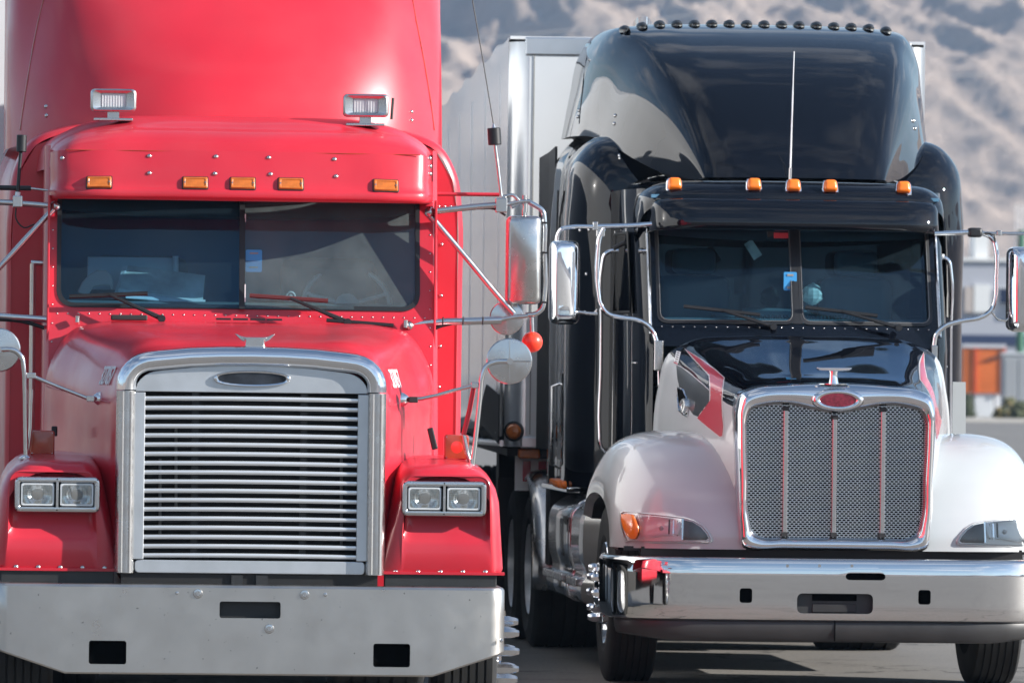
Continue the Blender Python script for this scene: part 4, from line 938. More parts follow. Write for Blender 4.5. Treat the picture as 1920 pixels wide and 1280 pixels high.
# ---- hood
H = [
 [(0, .17, 1.700), (.26, .17, 1.694), (.43, .17, 1.672), (.515, .17, 1.615), (.54, .17, 1.48), (.545, .17, 1.20), (.54, .17, 1.0), (.535, .17, .80)],
 [(0, .32, 1.738), (.28, .32, 1.732), (.45, .32, 1.708), (.545, .32, 1.640), (.585, .32, 1.48), (.60, .32, 1.22), (.60, .32, 1.0), (.60, .32, .80)],
 [(0, .60, 1.785), (.30, .60, 1.779), (.49, .60, 1.754), (.60, .60, 1.682), (.65, .60, 1.50), (.675, .60, 1.24), (.69, .60, 1.0), (.69, .60, .80)],
 [(0, .95, 1.848), (.34, .95, 1.842), (.55, .95, 1.815), (.67, .95, 1.735), (.725, .95, 1.54), (.75, .95, 1.27), (.77, .95, 1.0), (.77, .95, .80)],
 [(0, 1.30, 1.915), (.37, 1.30, 1.910), (.59, 1.30, 1.885), (.72, 1.30, 1.80), (.785, 1.30, 1.60), (.815, 1.30, 1.30), (.83, 1.30, 1.0), (.83, 1.30, .80)],
 [(0, 1.56, 1.972), (.39, 1.56, 1.968), (.62, 1.56, 1.946), (.765, 1.56, 1.865), (.83, 1.56, 1.65), (.855, 1.56, 1.32), (.87, 1.56, 1.0), (.87, 1.56, .80)],
 [(0, 1.66, 1.992), (.40, 1.66, 1.988), (.63, 1.66, 1.966), (.78, 1.66, 1.885), (.845, 1.66, 1.66), (.87, 1.66, 1.33), (.88, 1.66, 1.0), (.88, 1.66, .80)],
 [(0, 1.68, 1.95), (.40, 1.68, 1.95), (.63, 1.68, 1.93), (.765, 1.68, 1.86), (.82, 1.68, 1.65), (.845, 1.68, 1.33), (.86, 1.68, 1.0), (.86, 1.68, .80)]]
mb = MB(); G = spatch(H, 6, 6); mb.grid(G); nc = len(G[0]); c_ = (nc - 1) // 2
mb.mi = [0 if abs((k % (nc - 1)) + .5 - c_) < 6 * 3.0 else 1 for k in range(len(mb.f))]
hood = mb.build('hood', [blk, sil], T, ang=70)
# ---- fenders: built from side profiles stacked outwards
FS = []
for x, top, fy, fz in ((.50, 1.42, .10, .79), (.60, 1.432, .105, .79), (.72, 1.440, .115, .79), (.86, 1.446, .135, .79), (.98, 1.435, .165, .79), (1.07, 1.41, .205, .79), (1.145, 1.36, .265, .79), (1.195, 1.28, .345, .79), (1.222, 1.18, .43, .795), (1.230, 1.08, .50, .80)):
    h = top - .79
    FS.append([(x, y * 1 + fy, .79 + h * z) for y, z in ((.0, .0), (.002, .14), (.025, .31), (.085, .50), (.19, .69), (.36, .86), (.58, .965), (.80, 1.0), (1.05, .985), (1.30, .90), (1.50, .74), (1.60, .5))])
def fend():
    G = patch(FS, 4, 4); mb = MB().grid(G); return mb
fr = fend(); fender_r = fr.build('fender', sil, T, ang=70)
fl = fend(); fl.v = [(-x, y, z) for x, y, z in fl.v]; fender_l = fl.build('fender', sil, T, ang=70)
for s, par in ((1, fender_r), (-1, fender_l)):   # wheel-arch lip and dark liner
    edge = [Vector((s * p[0], p[1], p[2])) for p in cat_rom(FS[-1], 4)]
    MB().grid([edge, [p + Vector((-s * .05, .01, -.02)) for p in edge]]).build('arch_lip', sil, par, ang=60)
    MB().grid([[p + Vector((-s * .05, .012, -.022)) for p in edge], [Vector((s * .6, p.y + .02, p.z - .05)) for p in edge]]).build('arch_liner', M['dark'], par, ang=60)
    MB().bb(s * .54, s * 1.17, .24, .30, .775, .80).build('fender_base', M['dark'], par, ang=0)

# ---- films and lamps laid onto the curved skin
def on_skin(poly, tree, frame, off, cuts=5, mirror=False):
    bm = bmesh.new(); vs_ = [bm.verts.new((x, y, 0)) for x, y in poly]; bm.faces.new(vs_)
    bmesh.ops.triangulate(bm, faces=bm.faces[:]); bmesh.ops.subdivide_edges(bm, edges=bm.edges[:], cuts=cuts, use_grid_fill=True)
    bm.verts.index_update(); v, bad = [], set()
    for q in bm.verts:
        h = frame.hit(q.co.x, q.co.y, tree)
        if not h[0]: bad.add(q.index); v.append((0, 0, 0)); continue
        n_ = h[1] if h[1].dot(frame.o - h[0]) > 0 else -h[1]; v.append(h[0] + n_ * off)
    mb = MB(); fs = [[q.index for q in f.verts] for f in bm.faces if not any(q.index in bad for q in f.verts)]; bm.free()
    if mirror: v = [(-p[0], p[1], p[2]) for p in v]
    mb.add(v, fs); return mb
st = bvh(hood, fender_l)
Z1 = lambda L: [(1240 + x / 4.267, 600 + y / 4.267) for x, y in L]
stripe = Z1([(196, 238), (262, 283), (335, 330), (430, 402), (500, 462), (490, 530), (483, 640), (488, 760), (497, 850), (490, 925), (470, 930), (380, 860), (290, 785), (360, 800), (385, 780), (395, 640), (396, 550), (387, 440), (300, 350), (245, 290)])
outl = Z1([(185, 230), (262, 274), (340, 322), (436, 395), (508, 460), (498, 530), (491, 640), (496, 760), (505, 855), (497, 932), (470, 941), (375, 866), (280, 780), (290, 776), (360, 792), (377, 775), (387, 640), (388, 552), (379, 445), (295, 357), (240, 297)])
blackp = Z1([(128, 222), (170, 232), (235, 300), (290, 358), (374, 446), (384, 560), (310, 490), (240, 432), (165, 375), (118, 352), (108, 300)])
greyp = Z1([(120, 356), (165, 379), (240, 437), (310, 495), (384, 566), (384, 640), (374, 770), (352, 786), (290, 770), (255, 755), (210, 690), (150, 560), (130, 470)])
tri = Z1([(505, 470), (560, 520), (622, 575), (585, 640), (572, 690), (530, 670), (490, 642), (496, 530)])
for i, par in ((0, hood),):
    for mir in (False, True):
        for nm, poly, off, mm in (('stripe_outline', outl, .0015, 'wstripe'), ('red_stripe', stripe, .003, 'rstripe'), ('black_film', blackp, .0015, 'black'), ('grey_film', greyp, .0015, 'gpaint'), ('black_film', tri, .0012, 'black')):
            mb = on_skin(poly, st, BP, off, 4, mir)
            if mb.f: mb.build(nm, M[mm], hood, ang=60)
pins = Z1([(100, 346), (165, 377), (240, 434), (310, 493), (390, 565)])
pp = [BP.hit(x, y, st) for x, y in pins]; pp = [h[0] + (h[1] if h[1].y < 0 or h[1].x < 0 else -h[1]) * .002 for h in pp if h[0]]
if len(pp) > 2: MB().tube(pp, .003, 5).build('pinstripe', M['wstripe'], hood)
lab = Z1([(123, 248), (158, 256), (136, 352), (104, 338)])
l_ = on_skin(lab, st, BP, .003, 3)
if l_.f: l_.build('permit_label', M['white'], hood, ang=0)
for k in range(5):
    a = 256 + k * 17; q = on_skin(Z1([(128 - k * 3.5, a + 4), (148 - k * 3.5, a + 8), (146 - k * 3.5, a + 15), (126 - k * 3.5, a + 11)]), st, BP, .0042, 1)
    if q.f: q.build('label_print', M['plast'], hood, ang=0)
q = on_skin(Z1([(104, 334), (136, 348), (134, 358), (102, 344)]), st, BP, .0044, 1)
if q.f: q.build('label_print', M['rstripe'], hood, ang=0)
# cold-air intake and breather cap on the near flank
q = on_skin(Z1([(135, 540), (180, 560), (205, 620), (215, 700), (215, 770), (180, 750), (145, 715), (138, 620)]), st, BP, .002, 3)
if q.f: q.build('intake_shade', M['wdark'], hood, ang=0)  # flat black film, the shade of a recess put into colour
rim = [BP.hit(x, y, st) for x, y in Z1([(135, 540), (180, 560), (205, 620), (217, 700), (217, 772), (180, 752), (143, 718), (136, 620)])]
rim = [h[0] + Vector((-.003, -.003, 0)) for h in rim if h[0]]
if len(rim) > 4: MB().tube(rim, .006, 6, closed=True).build('intake_rim', M['chrome'], hood)
h = BP.hit(1240 + 210 / 4.267, 600 + 690 / 4.267, st)
if h[0]: MB().lathe([(.044, -.02), (.044, .028), (.040, .036), (.030, .038), (.026, .030), (.001, .030)], h[0], (-1, -.3, .1), 22).build('breather_cap', M['steel'], hood, ang=40)
q = on_skin(Z1([(12, 792), (60, 792), (60, 880), (12, 880)]), bvh(hood, fender_l), BP, .01, 1)

# headlights
Z7 = lambda L: [(1140 + x / 3.37, 900 + y / 3.37) for x, y in L]
o_poly = Z7([(78, 205), (95, 190), (200, 201), (300, 213), (400, 224), (480, 233), (545, 250), (600, 282), (642, 330), (660, 368), (655, 388), (630, 398), (480, 398), (300, 398), (112, 392), (98, 360), (84, 300), (77, 250)])
i_poly = Z7([(92, 212), (110, 203), (200, 211), (300, 223), (400, 234), (480, 244), (540, 260), (590, 291), (628, 333), (643, 366), (640, 378), (622, 384), (480, 384), (300, 384), (124, 379), (112, 350), (98, 300), (91, 250)])
ambp = Z7([(98, 214), (135, 212), (172, 218), (190, 255), (203, 300), (200, 345), (185, 372), (158, 374), (130, 350), (110, 300), (98, 250)])
clrp = Z7([(216, 226), (300, 228), (400, 238), (468, 246), (462, 300), (455, 345), (380, 350), (300, 360), (222, 372), (206, 350), (206, 290)])
drkp = Z7([(478, 250), (535, 264), (585, 296), (622, 338), (636, 366), (620, 377), (550, 378), (474, 378)])
ftree = bvh(fender_l)
def skin_ring(polys, offs, mir):
    R = []
    for poly, off in zip(polys, offs):
        r = []
        for x, y in poly:
            h = BP.hit(x, y, ftree); n_ = h[1] if h[1].dot(BP.o - h[0]) > 0 else -h[1]; p = h[0] + n_ * off; r.append((-p.x, p.y, p.z) if mir else tuple(p))
        R.append(r)
    return R
def lerp_poly(a, b_, t): return [(x + (u - x) * t, y + (v - y) * t) for (x, y), (u, v) in zip(a, b_)]
def scale_poly(a, k):
    cx_, cy_ = sum(p[0] for p in a) / len(a), sum(p[1] for p in a) / len(a); return [(cx_ + (x - cx_) * k, cy_ + (y - cy_) * k) for x, y in a]
for mir in (False, True):
    L = empty('headlight'); L.parent = T
    MB().grid(skin_ring([scale_poly(o_poly, 1.015), o_poly, lerp_poly(o_poly, i_poly, .35), lerp_poly(o_poly, i_poly, .8), i_poly], (-.002, .006, .011, .011, .003), mir), cu=True).build('bezel', M['silver'], L, ang=50)
    on_skin(i_poly, ftree, BP, .002, 4, mir).build('housing', M['bowl'], L, ang=60)
    for nm, poly, mm, o1 in (('turn_lens', ambp, M['amber'], .014), ('lamp_bowl', clrp, M['bowl'], .0), ('inner_lens', drkp, M['badge'], .004)):
        R = [scale_poly(poly, k) for k in (1, .96, .7, .35)]; offs = {'turn_lens': (.003, .021, .027, .028), 'lamp_bowl': (.010, .012, .004, .002), 'inner_lens': (.003, .007, .008, .008)}[nm]
        RR = skin_ring(R, offs, mir); mb = MB().grid(RR, cu=True); mb.ngon(RR[-1]); mb.build(nm, mm, L, ang=60 if nm != 'inner_lens' else 30)
    a = skin_ring([[(1240, 990), (1276, 972), (1275, 1010)]], (.004,), mir)[0]
    MB().ball(a[0], .013).build('bulb', M['tfront'], L)
    for k in range(3):
        xx = 1254 + k * 8; q = skin_ring([[(xx, 972 + k), (xx + 3, 972 + k), (xx + 2, 1004), (xx - 1, 1004)]], (.008,), mir)[0]; MB().ngon(q).build('reflector_step', M['plast'] if k % 2 == 0 else M['refl'], L, ang=0)
    q = skin_ring([[(1279, 973), (1282, 973), (1281, 1011), (1278, 1011)]], (.012,), mir)[0]; MB().ngon(q).build('divider', M['refl'], L, ang=0)
    on_skin(i_poly, ftree, BP, .021, 4, mir).build('cover_lens', M['lens'], L, ang=60)

# ---- grille
g = empty('grille'); g.parent = T
oh = [(0, .787), (.3, .787), (.49, .788), (.528, .80), (.545, .90), (.556, 1.2), (.563, 1.48), (.560, 1.59), (.535, 1.662), (.465, 1.697), (.3, 1.716), (.14, 1.726), (0, 1.728)]
ih = [(0, .862), (.3, .862), (.415, .865), (.455, .885), (.480, .96), (.492, 1.2), (.500, 1.43), (.498, 1.52), (.475, 1.572), (.415, 1.592), (.25, 1.602), (.15, 1.582), (0, 1.560)]
def full(h): return h + [(-x, z) for x, z in h[-2:0:-1]]
def cr2(h, sub=5): return [(p.x, p.y) for p in cat_rom([(x, z, 0) for x, z in full(h)], sub, True)]
O, I = cr2(oh), cr2(ih)
mixp = lambda t: [(a[0] + (b_[0] - a[0]) * t, a[1] + (b_[1] - a[1]) * t) for a, b_ in zip(O, I)]
R = [xz(mixp(t), y) for t, y in ((-.04, .34), (-.02, .20), (0, .13), (.06, .085), (.20, .052), (.42, .036), (.66, .040), (.86, .060), (.97, .085), (1, .11), (1.0, .16))]
MB().grid(R, cu=True).build('surround', M['chrome'], g, ang=70)
# thin mullions
for x, zt in ((-.283, 1.60), (-.006, 1.555), (.268, 1.60)):
    mb = MB().prism(rrect(x - .013, x + .013, .872, zt - .012, .004, 2), .098, .115); b_ = mb.build('mullion', M['tubem'], g, ang=0, bevel=.003)
    for z0 in (.866, zt - .03): MB().bb(x - .017, x + .017, .092, .118, z0, z0 + .025).build('mullion_clip', M['plast'], b_, ang=0)
# perforated insert
def inside(x, z, P):
    c = False; n = len(P)
    for i in range(n):
        (x1, z1), (x2, z2) = P[i], P[i - 1]
        if (z1 > z) != (z2 > z) and x < (x2 - x1) * (z - z1) / (z2 - z1) + x1: c = not c
    return c
cw, ch = .0245, .0122; Pm = mixp(.93); mb = MB(); zi = 0; z = .85
hexo = [(-.43, 0), (-.28, -.38), (.28, -.38), (.43, 0), (.28, .38), (-.28, .38)]
sq = [(-.5, 0), (-.5, -.5), (.5, -.5), (.5, 0), (.5, .5), (-.5, .5)]
while z < 1.62:
    x = -.52 + (cw / 2 if zi % 2 else 0)
    while x < .53:
        if inside(x, z, Pm):
            b = len(mb.v); y = .125
            mb.v += [(x + u * cw, y, z + v * ch) for u, v in sq] + [(x + u * cw, y, z + v * ch) for u, v in hexo] + [(x + u * cw * .96, y + .005, z + v * ch * .96) for u, v in hexo]
            for k in range(6):
                k2 = (k + 1) % 6; mb.face((b + k, b + k2, b + 6 + k2, b + 6 + k)); mb.face((b + 6 + k, b + 6 + k2, b + 12 + k2, b + 12 + k))
        x += cw
    z += ch; zi += 1
me = bpy.data.meshes.new('mesh_insert'); me.from_pydata(mb.v, [], mb.f); me.materials.append(M['mesh']); o = bpy.data.objects.new('mesh_insert', me); COL.objects.link(o); o.parent = g; tag(o, kind='stuff')
MB().ngon(xz(mixp(.8), .20)).build('back_screen', M['wdark'], g, ang=0)
bd = empty('badge'); bd.parent = g
ov = lambda a, b_, y: [(a * cos(2 * pi * k / 40), y, 1.634 + b_ * sin(2 * pi * k / 40)) for k in range(40)]
MB().grid([ov(.150, .066, .055), ov(.146, .062, .024), ov(.130, .052, .014), ov(.112, .043, .013), ov(.102, .036, .022)], cu=True).build('badge_rim', M['chrome'], bd, ang=60)
MB().ngon(ov(.103, .037, .021)).build('badge_insert', M['redbadge'], bd, ang=0)
bl = MB()
for r_ in range(7):
    for c2 in range(9):
        x = -.09 + c2 * .0225 + (.011 if r_ % 2 else 0); z = 1.634 - .03 + r_ * .0098
        if (x / .093) ** 2 + ((z - 1.634) / .031) ** 2 < 1: bl.box((x, .0195, z), (.019, .003, .006))
tag(bl.build('badge_relief', M['redbadge'], bd, ang=0), kind='stuff')
# ornament
p = BP(1563, 704, .12)
mb = MB(); R = []
for z, a, d in ((-.05, .03, .028), (-.02, .024, .022), (.012, .022, .020), (.034, .030, .022)): R.append([(p.x + a * cos(t), .12 + d * sin(t), p.z + z) for t in [2 * pi * k / 16 for k in range(16)]])
mb.grid(R, cu=True); mb.ngon(R[-1]); orn = mb.build('hood_ornament', M['chrome'], T, ang=50)
wing = [(-.10, .043), (-.085, .030), (-.03, .026), (.03, .026), (.085, .030), (.10, .043), (.09, .046), (-.09, .046)]
MB().prism([(p.x + x, p.z + z) for x, z in wing], .085, .155).build('wing', M['chrome'], orn, ang=30, bevel=.004)
MB().lathe([(.085, 0), (.085, .004), (.02, .006)], (0, 0, 0), (0, 0, 1), 24).build('base', M['chrome'], orn).location = (p.x, .12, p.z - .05)

# ---- cab
cab = empty('cab'); cab.parent = T
xc = -.012
yb = lambda x, z: 1.80 + (z - 2.09) * .42 + .11 * (abs(x - xc) / .8) ** 1.3
def cabring(pts, dy=0): return [(x, yb(x, z) + dy, z) for x, z in pts]
def dense(r, k=6):
    o = []
    for a, b_ in zip(r, r[1:] + r[:1]):
        for i in range(k): o.append((a[0] + (b_[0] - a[0]) * i / k, a[1] + (b_[1] - a[1]) * i / k))
    return o
po = dense(rring([(-.855, 1.93), (.83, 1.93), (.83, 2.70), (-.855, 2.70)], .03, 3)); wo = dense(rring([(-.822, 2.068), (.797, 2.068), (.797, 2.72), (-.822, 2.72)], .04, 3))
MB().grid([cabring(po), cabring(wo), cabring(wo, .04)], cu=True).build('cab_front', blk, cab, ang=40)
for s in (-1, 1):
    w0 = .845 + (0.01 if s < 0 else -.015)
    G = []
    for z in (1.0, 1.5, 1.93, 2.2, 2.5, 2.72, 2.86):
        y0 = yb(s * .83, max(z, 1.93)) - .0; G.append([(s * w0, y0, z), (s * (w0 + .035), y0 + .03, z), (s * (w0 + .07), y0 + .14, z), (s * (w0 + .115), 2.6, z), (s * (w0 + .13), 3.25, z)])
    sd = MB().grid(G).build('cab_side', blk, cab, ang=40)
    # door glass with frame, hinge strip
    fr_ = [(s * (w0 + .100), 2.16, 2.13), (s * (w0 + .126), 2.92, 2.13), (s * (w0 + .126), 2.92, 2.60), (s * (w0 + .107), 2.36, 2.60)]
    MB().ngon(fr_).build('door_window', M['tint'], sd, ang=0)
    MB().ngon([(x - s * .006, y, z) for x, y, z in fr_]).build('door_lining', M['wdark'], sd, ang=0)
    MB().tube(fr_, .011, 6, closed=True).build('window_frame', M['plast'], sd)
    MB().tube([(s * (w0 + .012), yb(.83, z) + .006, z) for z in (2.0, 2.2, 2.4, 2.62)], .011, 8).build('hinge_strip', M['tubem'], sd)
    for k in range(7): rivet(sd, (s * (w0 + .014), yb(.83, 2.06 + k * .085) - .005, 2.06 + k * .085)).scale = (.35, .4, .35)
    MB().tube([(s * (w0 + .119), 2.98, z) for z in (1.2, 2.62)], .007, 6).build('door_edge_trim', M['tubem'], sd)
    for k in range(20): rivet(sd, (s * (w0 + .078 + .028 * k / 20), 2.05 + k * .045, 1.83)).scale = (.5, .5, .5)
for k in range(26): 
    x = -.80 + k * .063; rivet(cab, (x, yb(x, 2.045) + .0, 2.045)).scale = (.42, .5, .42)
def bpane(x0, x1):
    rows = []
    for i in range(6):
        z = 2.06 + .66 * i / 5; rows.append([(x, yb(x, z) + .012, z) for x in [x0 + (x1 - x0) * j / 10 for j in range(11)]])
    MB().grid(rows).build('windscreen_pane', M['glass'], cab)
for x0, x1 in ((-.822, -.028), (.006, .797)):
    bpane(x0, x1)
    ou = dense(rring([(x0 - .004, 2.066), (x1 + .004, 2.066), (x1 + .004, 2.72), (x0 - .004, 2.72)], .05, 3), 3); inn = dense(rring([(x0 + .018, 2.088), (x1 - .018, 2.088), (x1 - .018, 2.70), (x0 + .018, 2.70)], .04, 3), 3)
    MB().grid([cabring(ou, .004), cabring(ou, -.008), cabring(inn, -.008), cabring(inn, .014)], cu=True).build('gasket', M['gasket'], cab, ang=40)
    mid = dense(rring([(x0 + .014, 2.084), (x1 - .014, 2.084), (x1 - .014, 2.71), (x0 + .014, 2.71)], .042, 3), 3)
    MB().tube(cabring(mid, -.009), .0022, 5, closed=True).build('bright_bead', M['fair'], cab)
MB().grid([[(xc - .03, yb(xc, z) - .006, z), (xc + .03, yb(xc, z) - .006, z)] for z in (2.07, 2.72)]).build('centre_bar', M['gasket'], cab, ang=0)
rows = []
for z0 in (0, 1): rows.append([(x, yb(x, 2.6) + .03, 2.74 if z0 else 2.555 + .03 * (abs(x - xc) / .8) ** 2) for x in [-.82 + 1.62 * j / 24 for j in range(25)]])
MB().grid(rows).build('sun_band', M['band'], cab, ang=0)
# interior
MB().grid([[(-.84, 1.94, 2.075), (.82, 1.94, 2.075)], [(-.84, 2.05, 2.10), (.82, 2.05, 2.10)], [(-.84, 2.45, 2.10), (.82, 2.45, 2.10)], [(-.84, 2.5, 1.8), (.82, 2.5, 1.8)]]).build('dashboard', M['dash'], cab, ang=30)
rows = [[(-.45 + k * .05, 2.2 + d, 2.11 + h * (1 if 3 < k < 12 else .3)) for k in range(17)] for d, h in ((0, 0), (.02, .035), (.2, .055), (.3, 0))]
MB().grid(rows).build('dash_cowl', M['dash'], cab)
for k in range(34):
    x = -.36 + k * .0215
    if abs(x - xc) < .02: continue
    MB().bb(x, x + .013, 1.955 + .10 * (abs(x) / .8), 1.962 + .10 * (abs(x) / .8), 2.098, 2.122).build('vent_slot', M['gasket'], cab, ang=0)
MB().bb(-.85, .83, 3.25, 3.27, 1.5, 2.86).build('curtain', M['curt'], cab, ang=0); MB().bb(-.86, .84, 1.98, 3.27, 2.80, 2.82).build('headliner', M['curt'], cab, ang=0)
for x in (-.5, .48):
    s_ = MB().bb(x - .22, x + .22, 2.9, 3.05, 1.75, 2.36).build('seat', M['seat'], cab, ang=30, bevel=.07, seg=3); MB().bb(x - .13, x + .13, 2.9, 3.0, 2.37, 2.52).build('headrest', M['seat'], s_, ang=30, bevel=.04, seg=3)
a, b_ = BP(1438, 434, 2.05), BP(1491, 449, 2.05); MB().bb(a.x, b_.x, 2.03, 2.05, b_.z, a.z).build('sun_visor', M['plast'], cab, ang=0, bevel=.004)
a, b_ = BP(1452, 436, 2.0), BP(1490, 447, 2.0); MB().bb(a.x, b_.x, 2.018, 2.028, b_.z, a.z).build('visor_label', M['pinkr'], cab, ang=0)
a, b_ = BP(1467, 510, 1.96), BP(1491, 545, 1.96); MB().prism(rrect(a.x, b_.x, b_.z, a.z, .008, 3), yb(-.05, 2.3) - .0, yb(-.05, 2.3) + .002).build('sticker', M['blue'], cab, ang=0)
for dz in (.012, .085): MB().bb(a.x + .02, b_.x - .02, yb(-.05, 2.3) - .003, yb(-.05, 2.3) - .0005, a.z - dz - .012, a.z - dz).build('sticker_print', M['canvas'], cab, ang=0)
# ---- visor
V = []
for z, y0, e in ((2.612, 1.80, 0), (2.622, 1.735, 0), (2.64, 1.725, 0), (2.70, 1.735, 0), (2.76, 1.765, 0), (2.792, 1.80, -.01), (2.80, 1.86, -.03)):
    V.append([(0, y0, z), (.45, y0 + .02, z), (.72, y0 + .06, z - .002), (.815 + e, y0 + .12, z - .006), (.848 + e, y0 + .22, z - .010), (.862 + e, y0 + .45, z - .014)])
vis = MB().grid(spatch(V, 6, 4)).build('visor', blk, T, ang=70); vis.location.x = xc
# ---- cab roof
RC = []
for y0, zt, e in ((1.87, 2.795, 0), (1.885, 2.835, .002), (1.93, 2.875, .004), (2.02, 2.903, .008), (2.14, 2.915, .012), (2.6, 2.93, .03), (3.3, 2.94, .06)):
    RC.append([(0, y0, zt), (.40, y0 + .01, zt - .003), (.66, y0 + .04, zt - .010), (.80 + e, y0 + .08, zt - .032), (.875 + e, y0 + .15, zt - .075), (.905 + e, y0 + .26, zt - .15), (.915 + e, y0 + .4, zt - .28)])
rf = MB().grid(spatch(RC, 6, 4)).build('roof_cap', blk, T, ang=70); rf.location.x = xc
rt = bvh(rf)
for px, py in ((1268, 349), (1417, 350), (1491, 352), (1560, 353), (1697, 356)):
    h = BP.hit(px, py, rt); L = empty('marker_lamp'); L.parent = T; p = BP(px, py, 1.93); L.location = p if not h[0] else h[0] + Vector((xc, 0, 0)); L.rotation_euler = (radians(-18), 0, 0)
    R = [xz(rring([(-.052 + i, -.045 + i), (.052 - i, -.045 + i), (.044 - i, .048 - i), (-.044 + i, .048 - i)], .022, 4), y) for i, y in ((0, .04), (0, -.012), (.004, -.018), (.008, -.018))]
    MB().grid(R, cu=True).ngon(R[-1]).build('lamp_base', M['chrome'], L, ang=40)
    R = [xz(rring([(-.043 + i, -.030 + i), (.043 - i, -.030 + i), (.037 - i, .042 - i), (-.037 + i, .042 - i)], max(.006, .020 - i), 4), y) for i, y in ((0, -.015), (.001, -.036), (.006, -.046), (.016, -.051), (.026, -.052))]
    MB().grid(R, cu=True).ngon(R[-1]).build('lens', M['amber'], L, ang=50)
# ---- sleeper box
SB = []
for y, k, zt in ((3.16, .80, 2.98), (3.19, .88, 3.05), (3.27, .945, 3.14), (3.42, .99, 3.215), (3.7, 1.0, 3.25), (4.1, .985, 3.26), (4.6, .965, 3.26), (5.1, .945, 3.26), (5.12, .93, 3.24)):
    SB.append([(0, y, zt), (.55 * k, y, zt - .003), (.88 * k, y, zt - .02), (1.07 * k, y, zt - .07), (1.165 * k, y, zt - .18), (1.205 * k, y, zt - .42), (1.21 * k, y, 2.2), (1.21 * k, y, 1.6), (1.21 * k, y, 1.075)])
slp = MB().grid(spatch(SB, 6, 4)).build('sleeper', blk, T, ang=70)
e = SB[0]; MB().ngon([(-x, y, z) for x, y, z in e[::-1]] + e[1:]).build('sleeper_front', blk, T, ang=0)
bt = [[(-1.1, y, 1.077), (1.1, y, 1.077)] for y in (3.2, 5.1)]; MB().grid(bt).build('sleeper_floor', M['dark'], T, ang=0)
stree = bvh(slp)
for px, py in ((1100, 514), (1183, 621), (1162, 292), (1163, 297), (1105, 431), (1088, 432)):
    h = BP.hit(px, py, stree)
    if h[0]: rivet(slp, h[0])
kx = lambda y: 1.21 * (1 - .058 * max(0, (y - 3.75) / 1.35))
def strip(s, y0, y1, z0, z1, d):
    ys = [y0 + (y1 - y0) * k / 6 for k in range(7)]
    return MB().grid([[(s * (kx(y) + d), y, z0), (s * (kx(y) + d), y, z1)] for y in ys])
for s in (-1, 1):
    strip(s, 3.75, 5.08, 1.40, 1.762, .003).build('silver_band', M['silver'], slp, ang=0)
    strip(s, 3.6, 5.08, 1.763, 1.770, .004).build('pinstripe', M['wstripe'], slp, ang=0)
q = [BP(1757, 715, 3.3), BP(1808, 716, 3.3), BP(1808, 830, 3.3), BP(1757, 830, 3.3)]
mb = MB().grid([q, [p + Vector((0, .02, 0)) for p in q]], cu=True).ngon(q); mb.v = [(x, y - .06, z) for x, y, z in mb.v]; mb.build('silver_corner_panel', sil, T, ang=0)
# small door hinges, lettering lines and handles on the near side of the sleeper
for k, (z, l) in enumerate(((2.45, .55), (2.38, .5), (2.12, .62), (2.06, .62))):
    strip(-1, 3.8, 3.8 + l, z, z + .012, .003).build('door_print', M['wstripe'], slp, ang=0)
MB().tube([(-1.185, 4.55, 2.62), (-1.18, 4.55, 2.9)], .007, 6).build('door_hinge', M['plast'], slp)
hd = MB().tube([(-1.18, 4.2, 1.70), (-1.235, 4.2, 1.68), (-1.235, 4.2, 1.2), (-1.18, 4.2, 1.18)], .012, 8).build('side_handle', M['steel'], slp)
for k in range(7):
    y = 3.45 + k * .26; L = empty('side_marker'); L.parent = slp; L.location = (-kx(y) - .004, y, 1.085)
    MB().lathe([(0, .035), (.02, .028), (.026, .008), (.026, 0)], (0, 0, 0), (-1, -.3, 0), 12).build('lens', M['amber'], L); 
MB().bb(-1.215, -1.13, 3.35, 5.08, 1.04, 1.072).build('light_rail', M['chrome'], slp, ang=0, bevel=.006)
# side extender behind the sleeper
for s in (-1, 1): MB().grid([[(s * 1.145, 5.1, z), (s * 1.165, 5.3, z + (.0 if z < 3 else -.03)), (s * 1.205, 5.55, z + (0 if z < 3 else -.06))] for z in (1.28, 2.2, 3.19)]).build('side_extender', M['plast'], T, ang=0, solid=.015)
# ---- high roof fairing
FR = []
for y, zt, we, wb, zb, dy in ((2.06, 2.93, .555, .60, 2.915, .16), (2.12, 3.03, .585, .645, 2.925, .22), (2.30, 3.235, .65, .75, 2.955, .30), (2.58, 3.475, .735, .885, 3.035, .36), (2.92, 3.67, .82, 1.0, 3.135, .42), (3.30, 3.81, .90, 1.075, 3.20, .46), (3.62, 3.885, .975, 1.12, 3.225, .44), (3.86, 3.914, 1.01, 1.145, 3.23, .38), (4.3, 3.93, 1.035, 1.168, 3.235, .2), (5.1, 3.935, 1.04, 1.18, 3.235, 0)):
    h = zt - zb
    FR.append([(0, y, zt), (we * .45, y + dy * .03, zt - .004 * min(1, h)), (we * .78, y + dy * .13, zt - .02 * h - .002), (we * .93, y + dy * .25, zt - .06 * h - .002), (we + (wb - we) * .18, y + dy * .42, zt - .24 * h), (we + (wb - we) * .62, y + dy * .70, zt - .60 * h), (wb, y + dy, zb)])
FR = [[(x * .945, y, z) for x, y, z in r] for r in FR]
fa = MB().grid(spatch(FR, 6, 5)).build('roof_fairing', blk, T, ang=80, solid=.0)
eg = [Vector(r[-1]) for r in FR]; eg = cat_rom(eg, 4)
for s in (-1, 1): MB().grid([[(s * p.x, p.y, p.z) for p in eg], [(s * (p.x - .07), p.y + .02, p.z + .005) for p in eg], [(s * (p.x - .2), p.y + .05, p.z - .10) for p in eg]]).build('fairing_edge', M['dark'], fa, ang=60)
fct = bvh(fa)
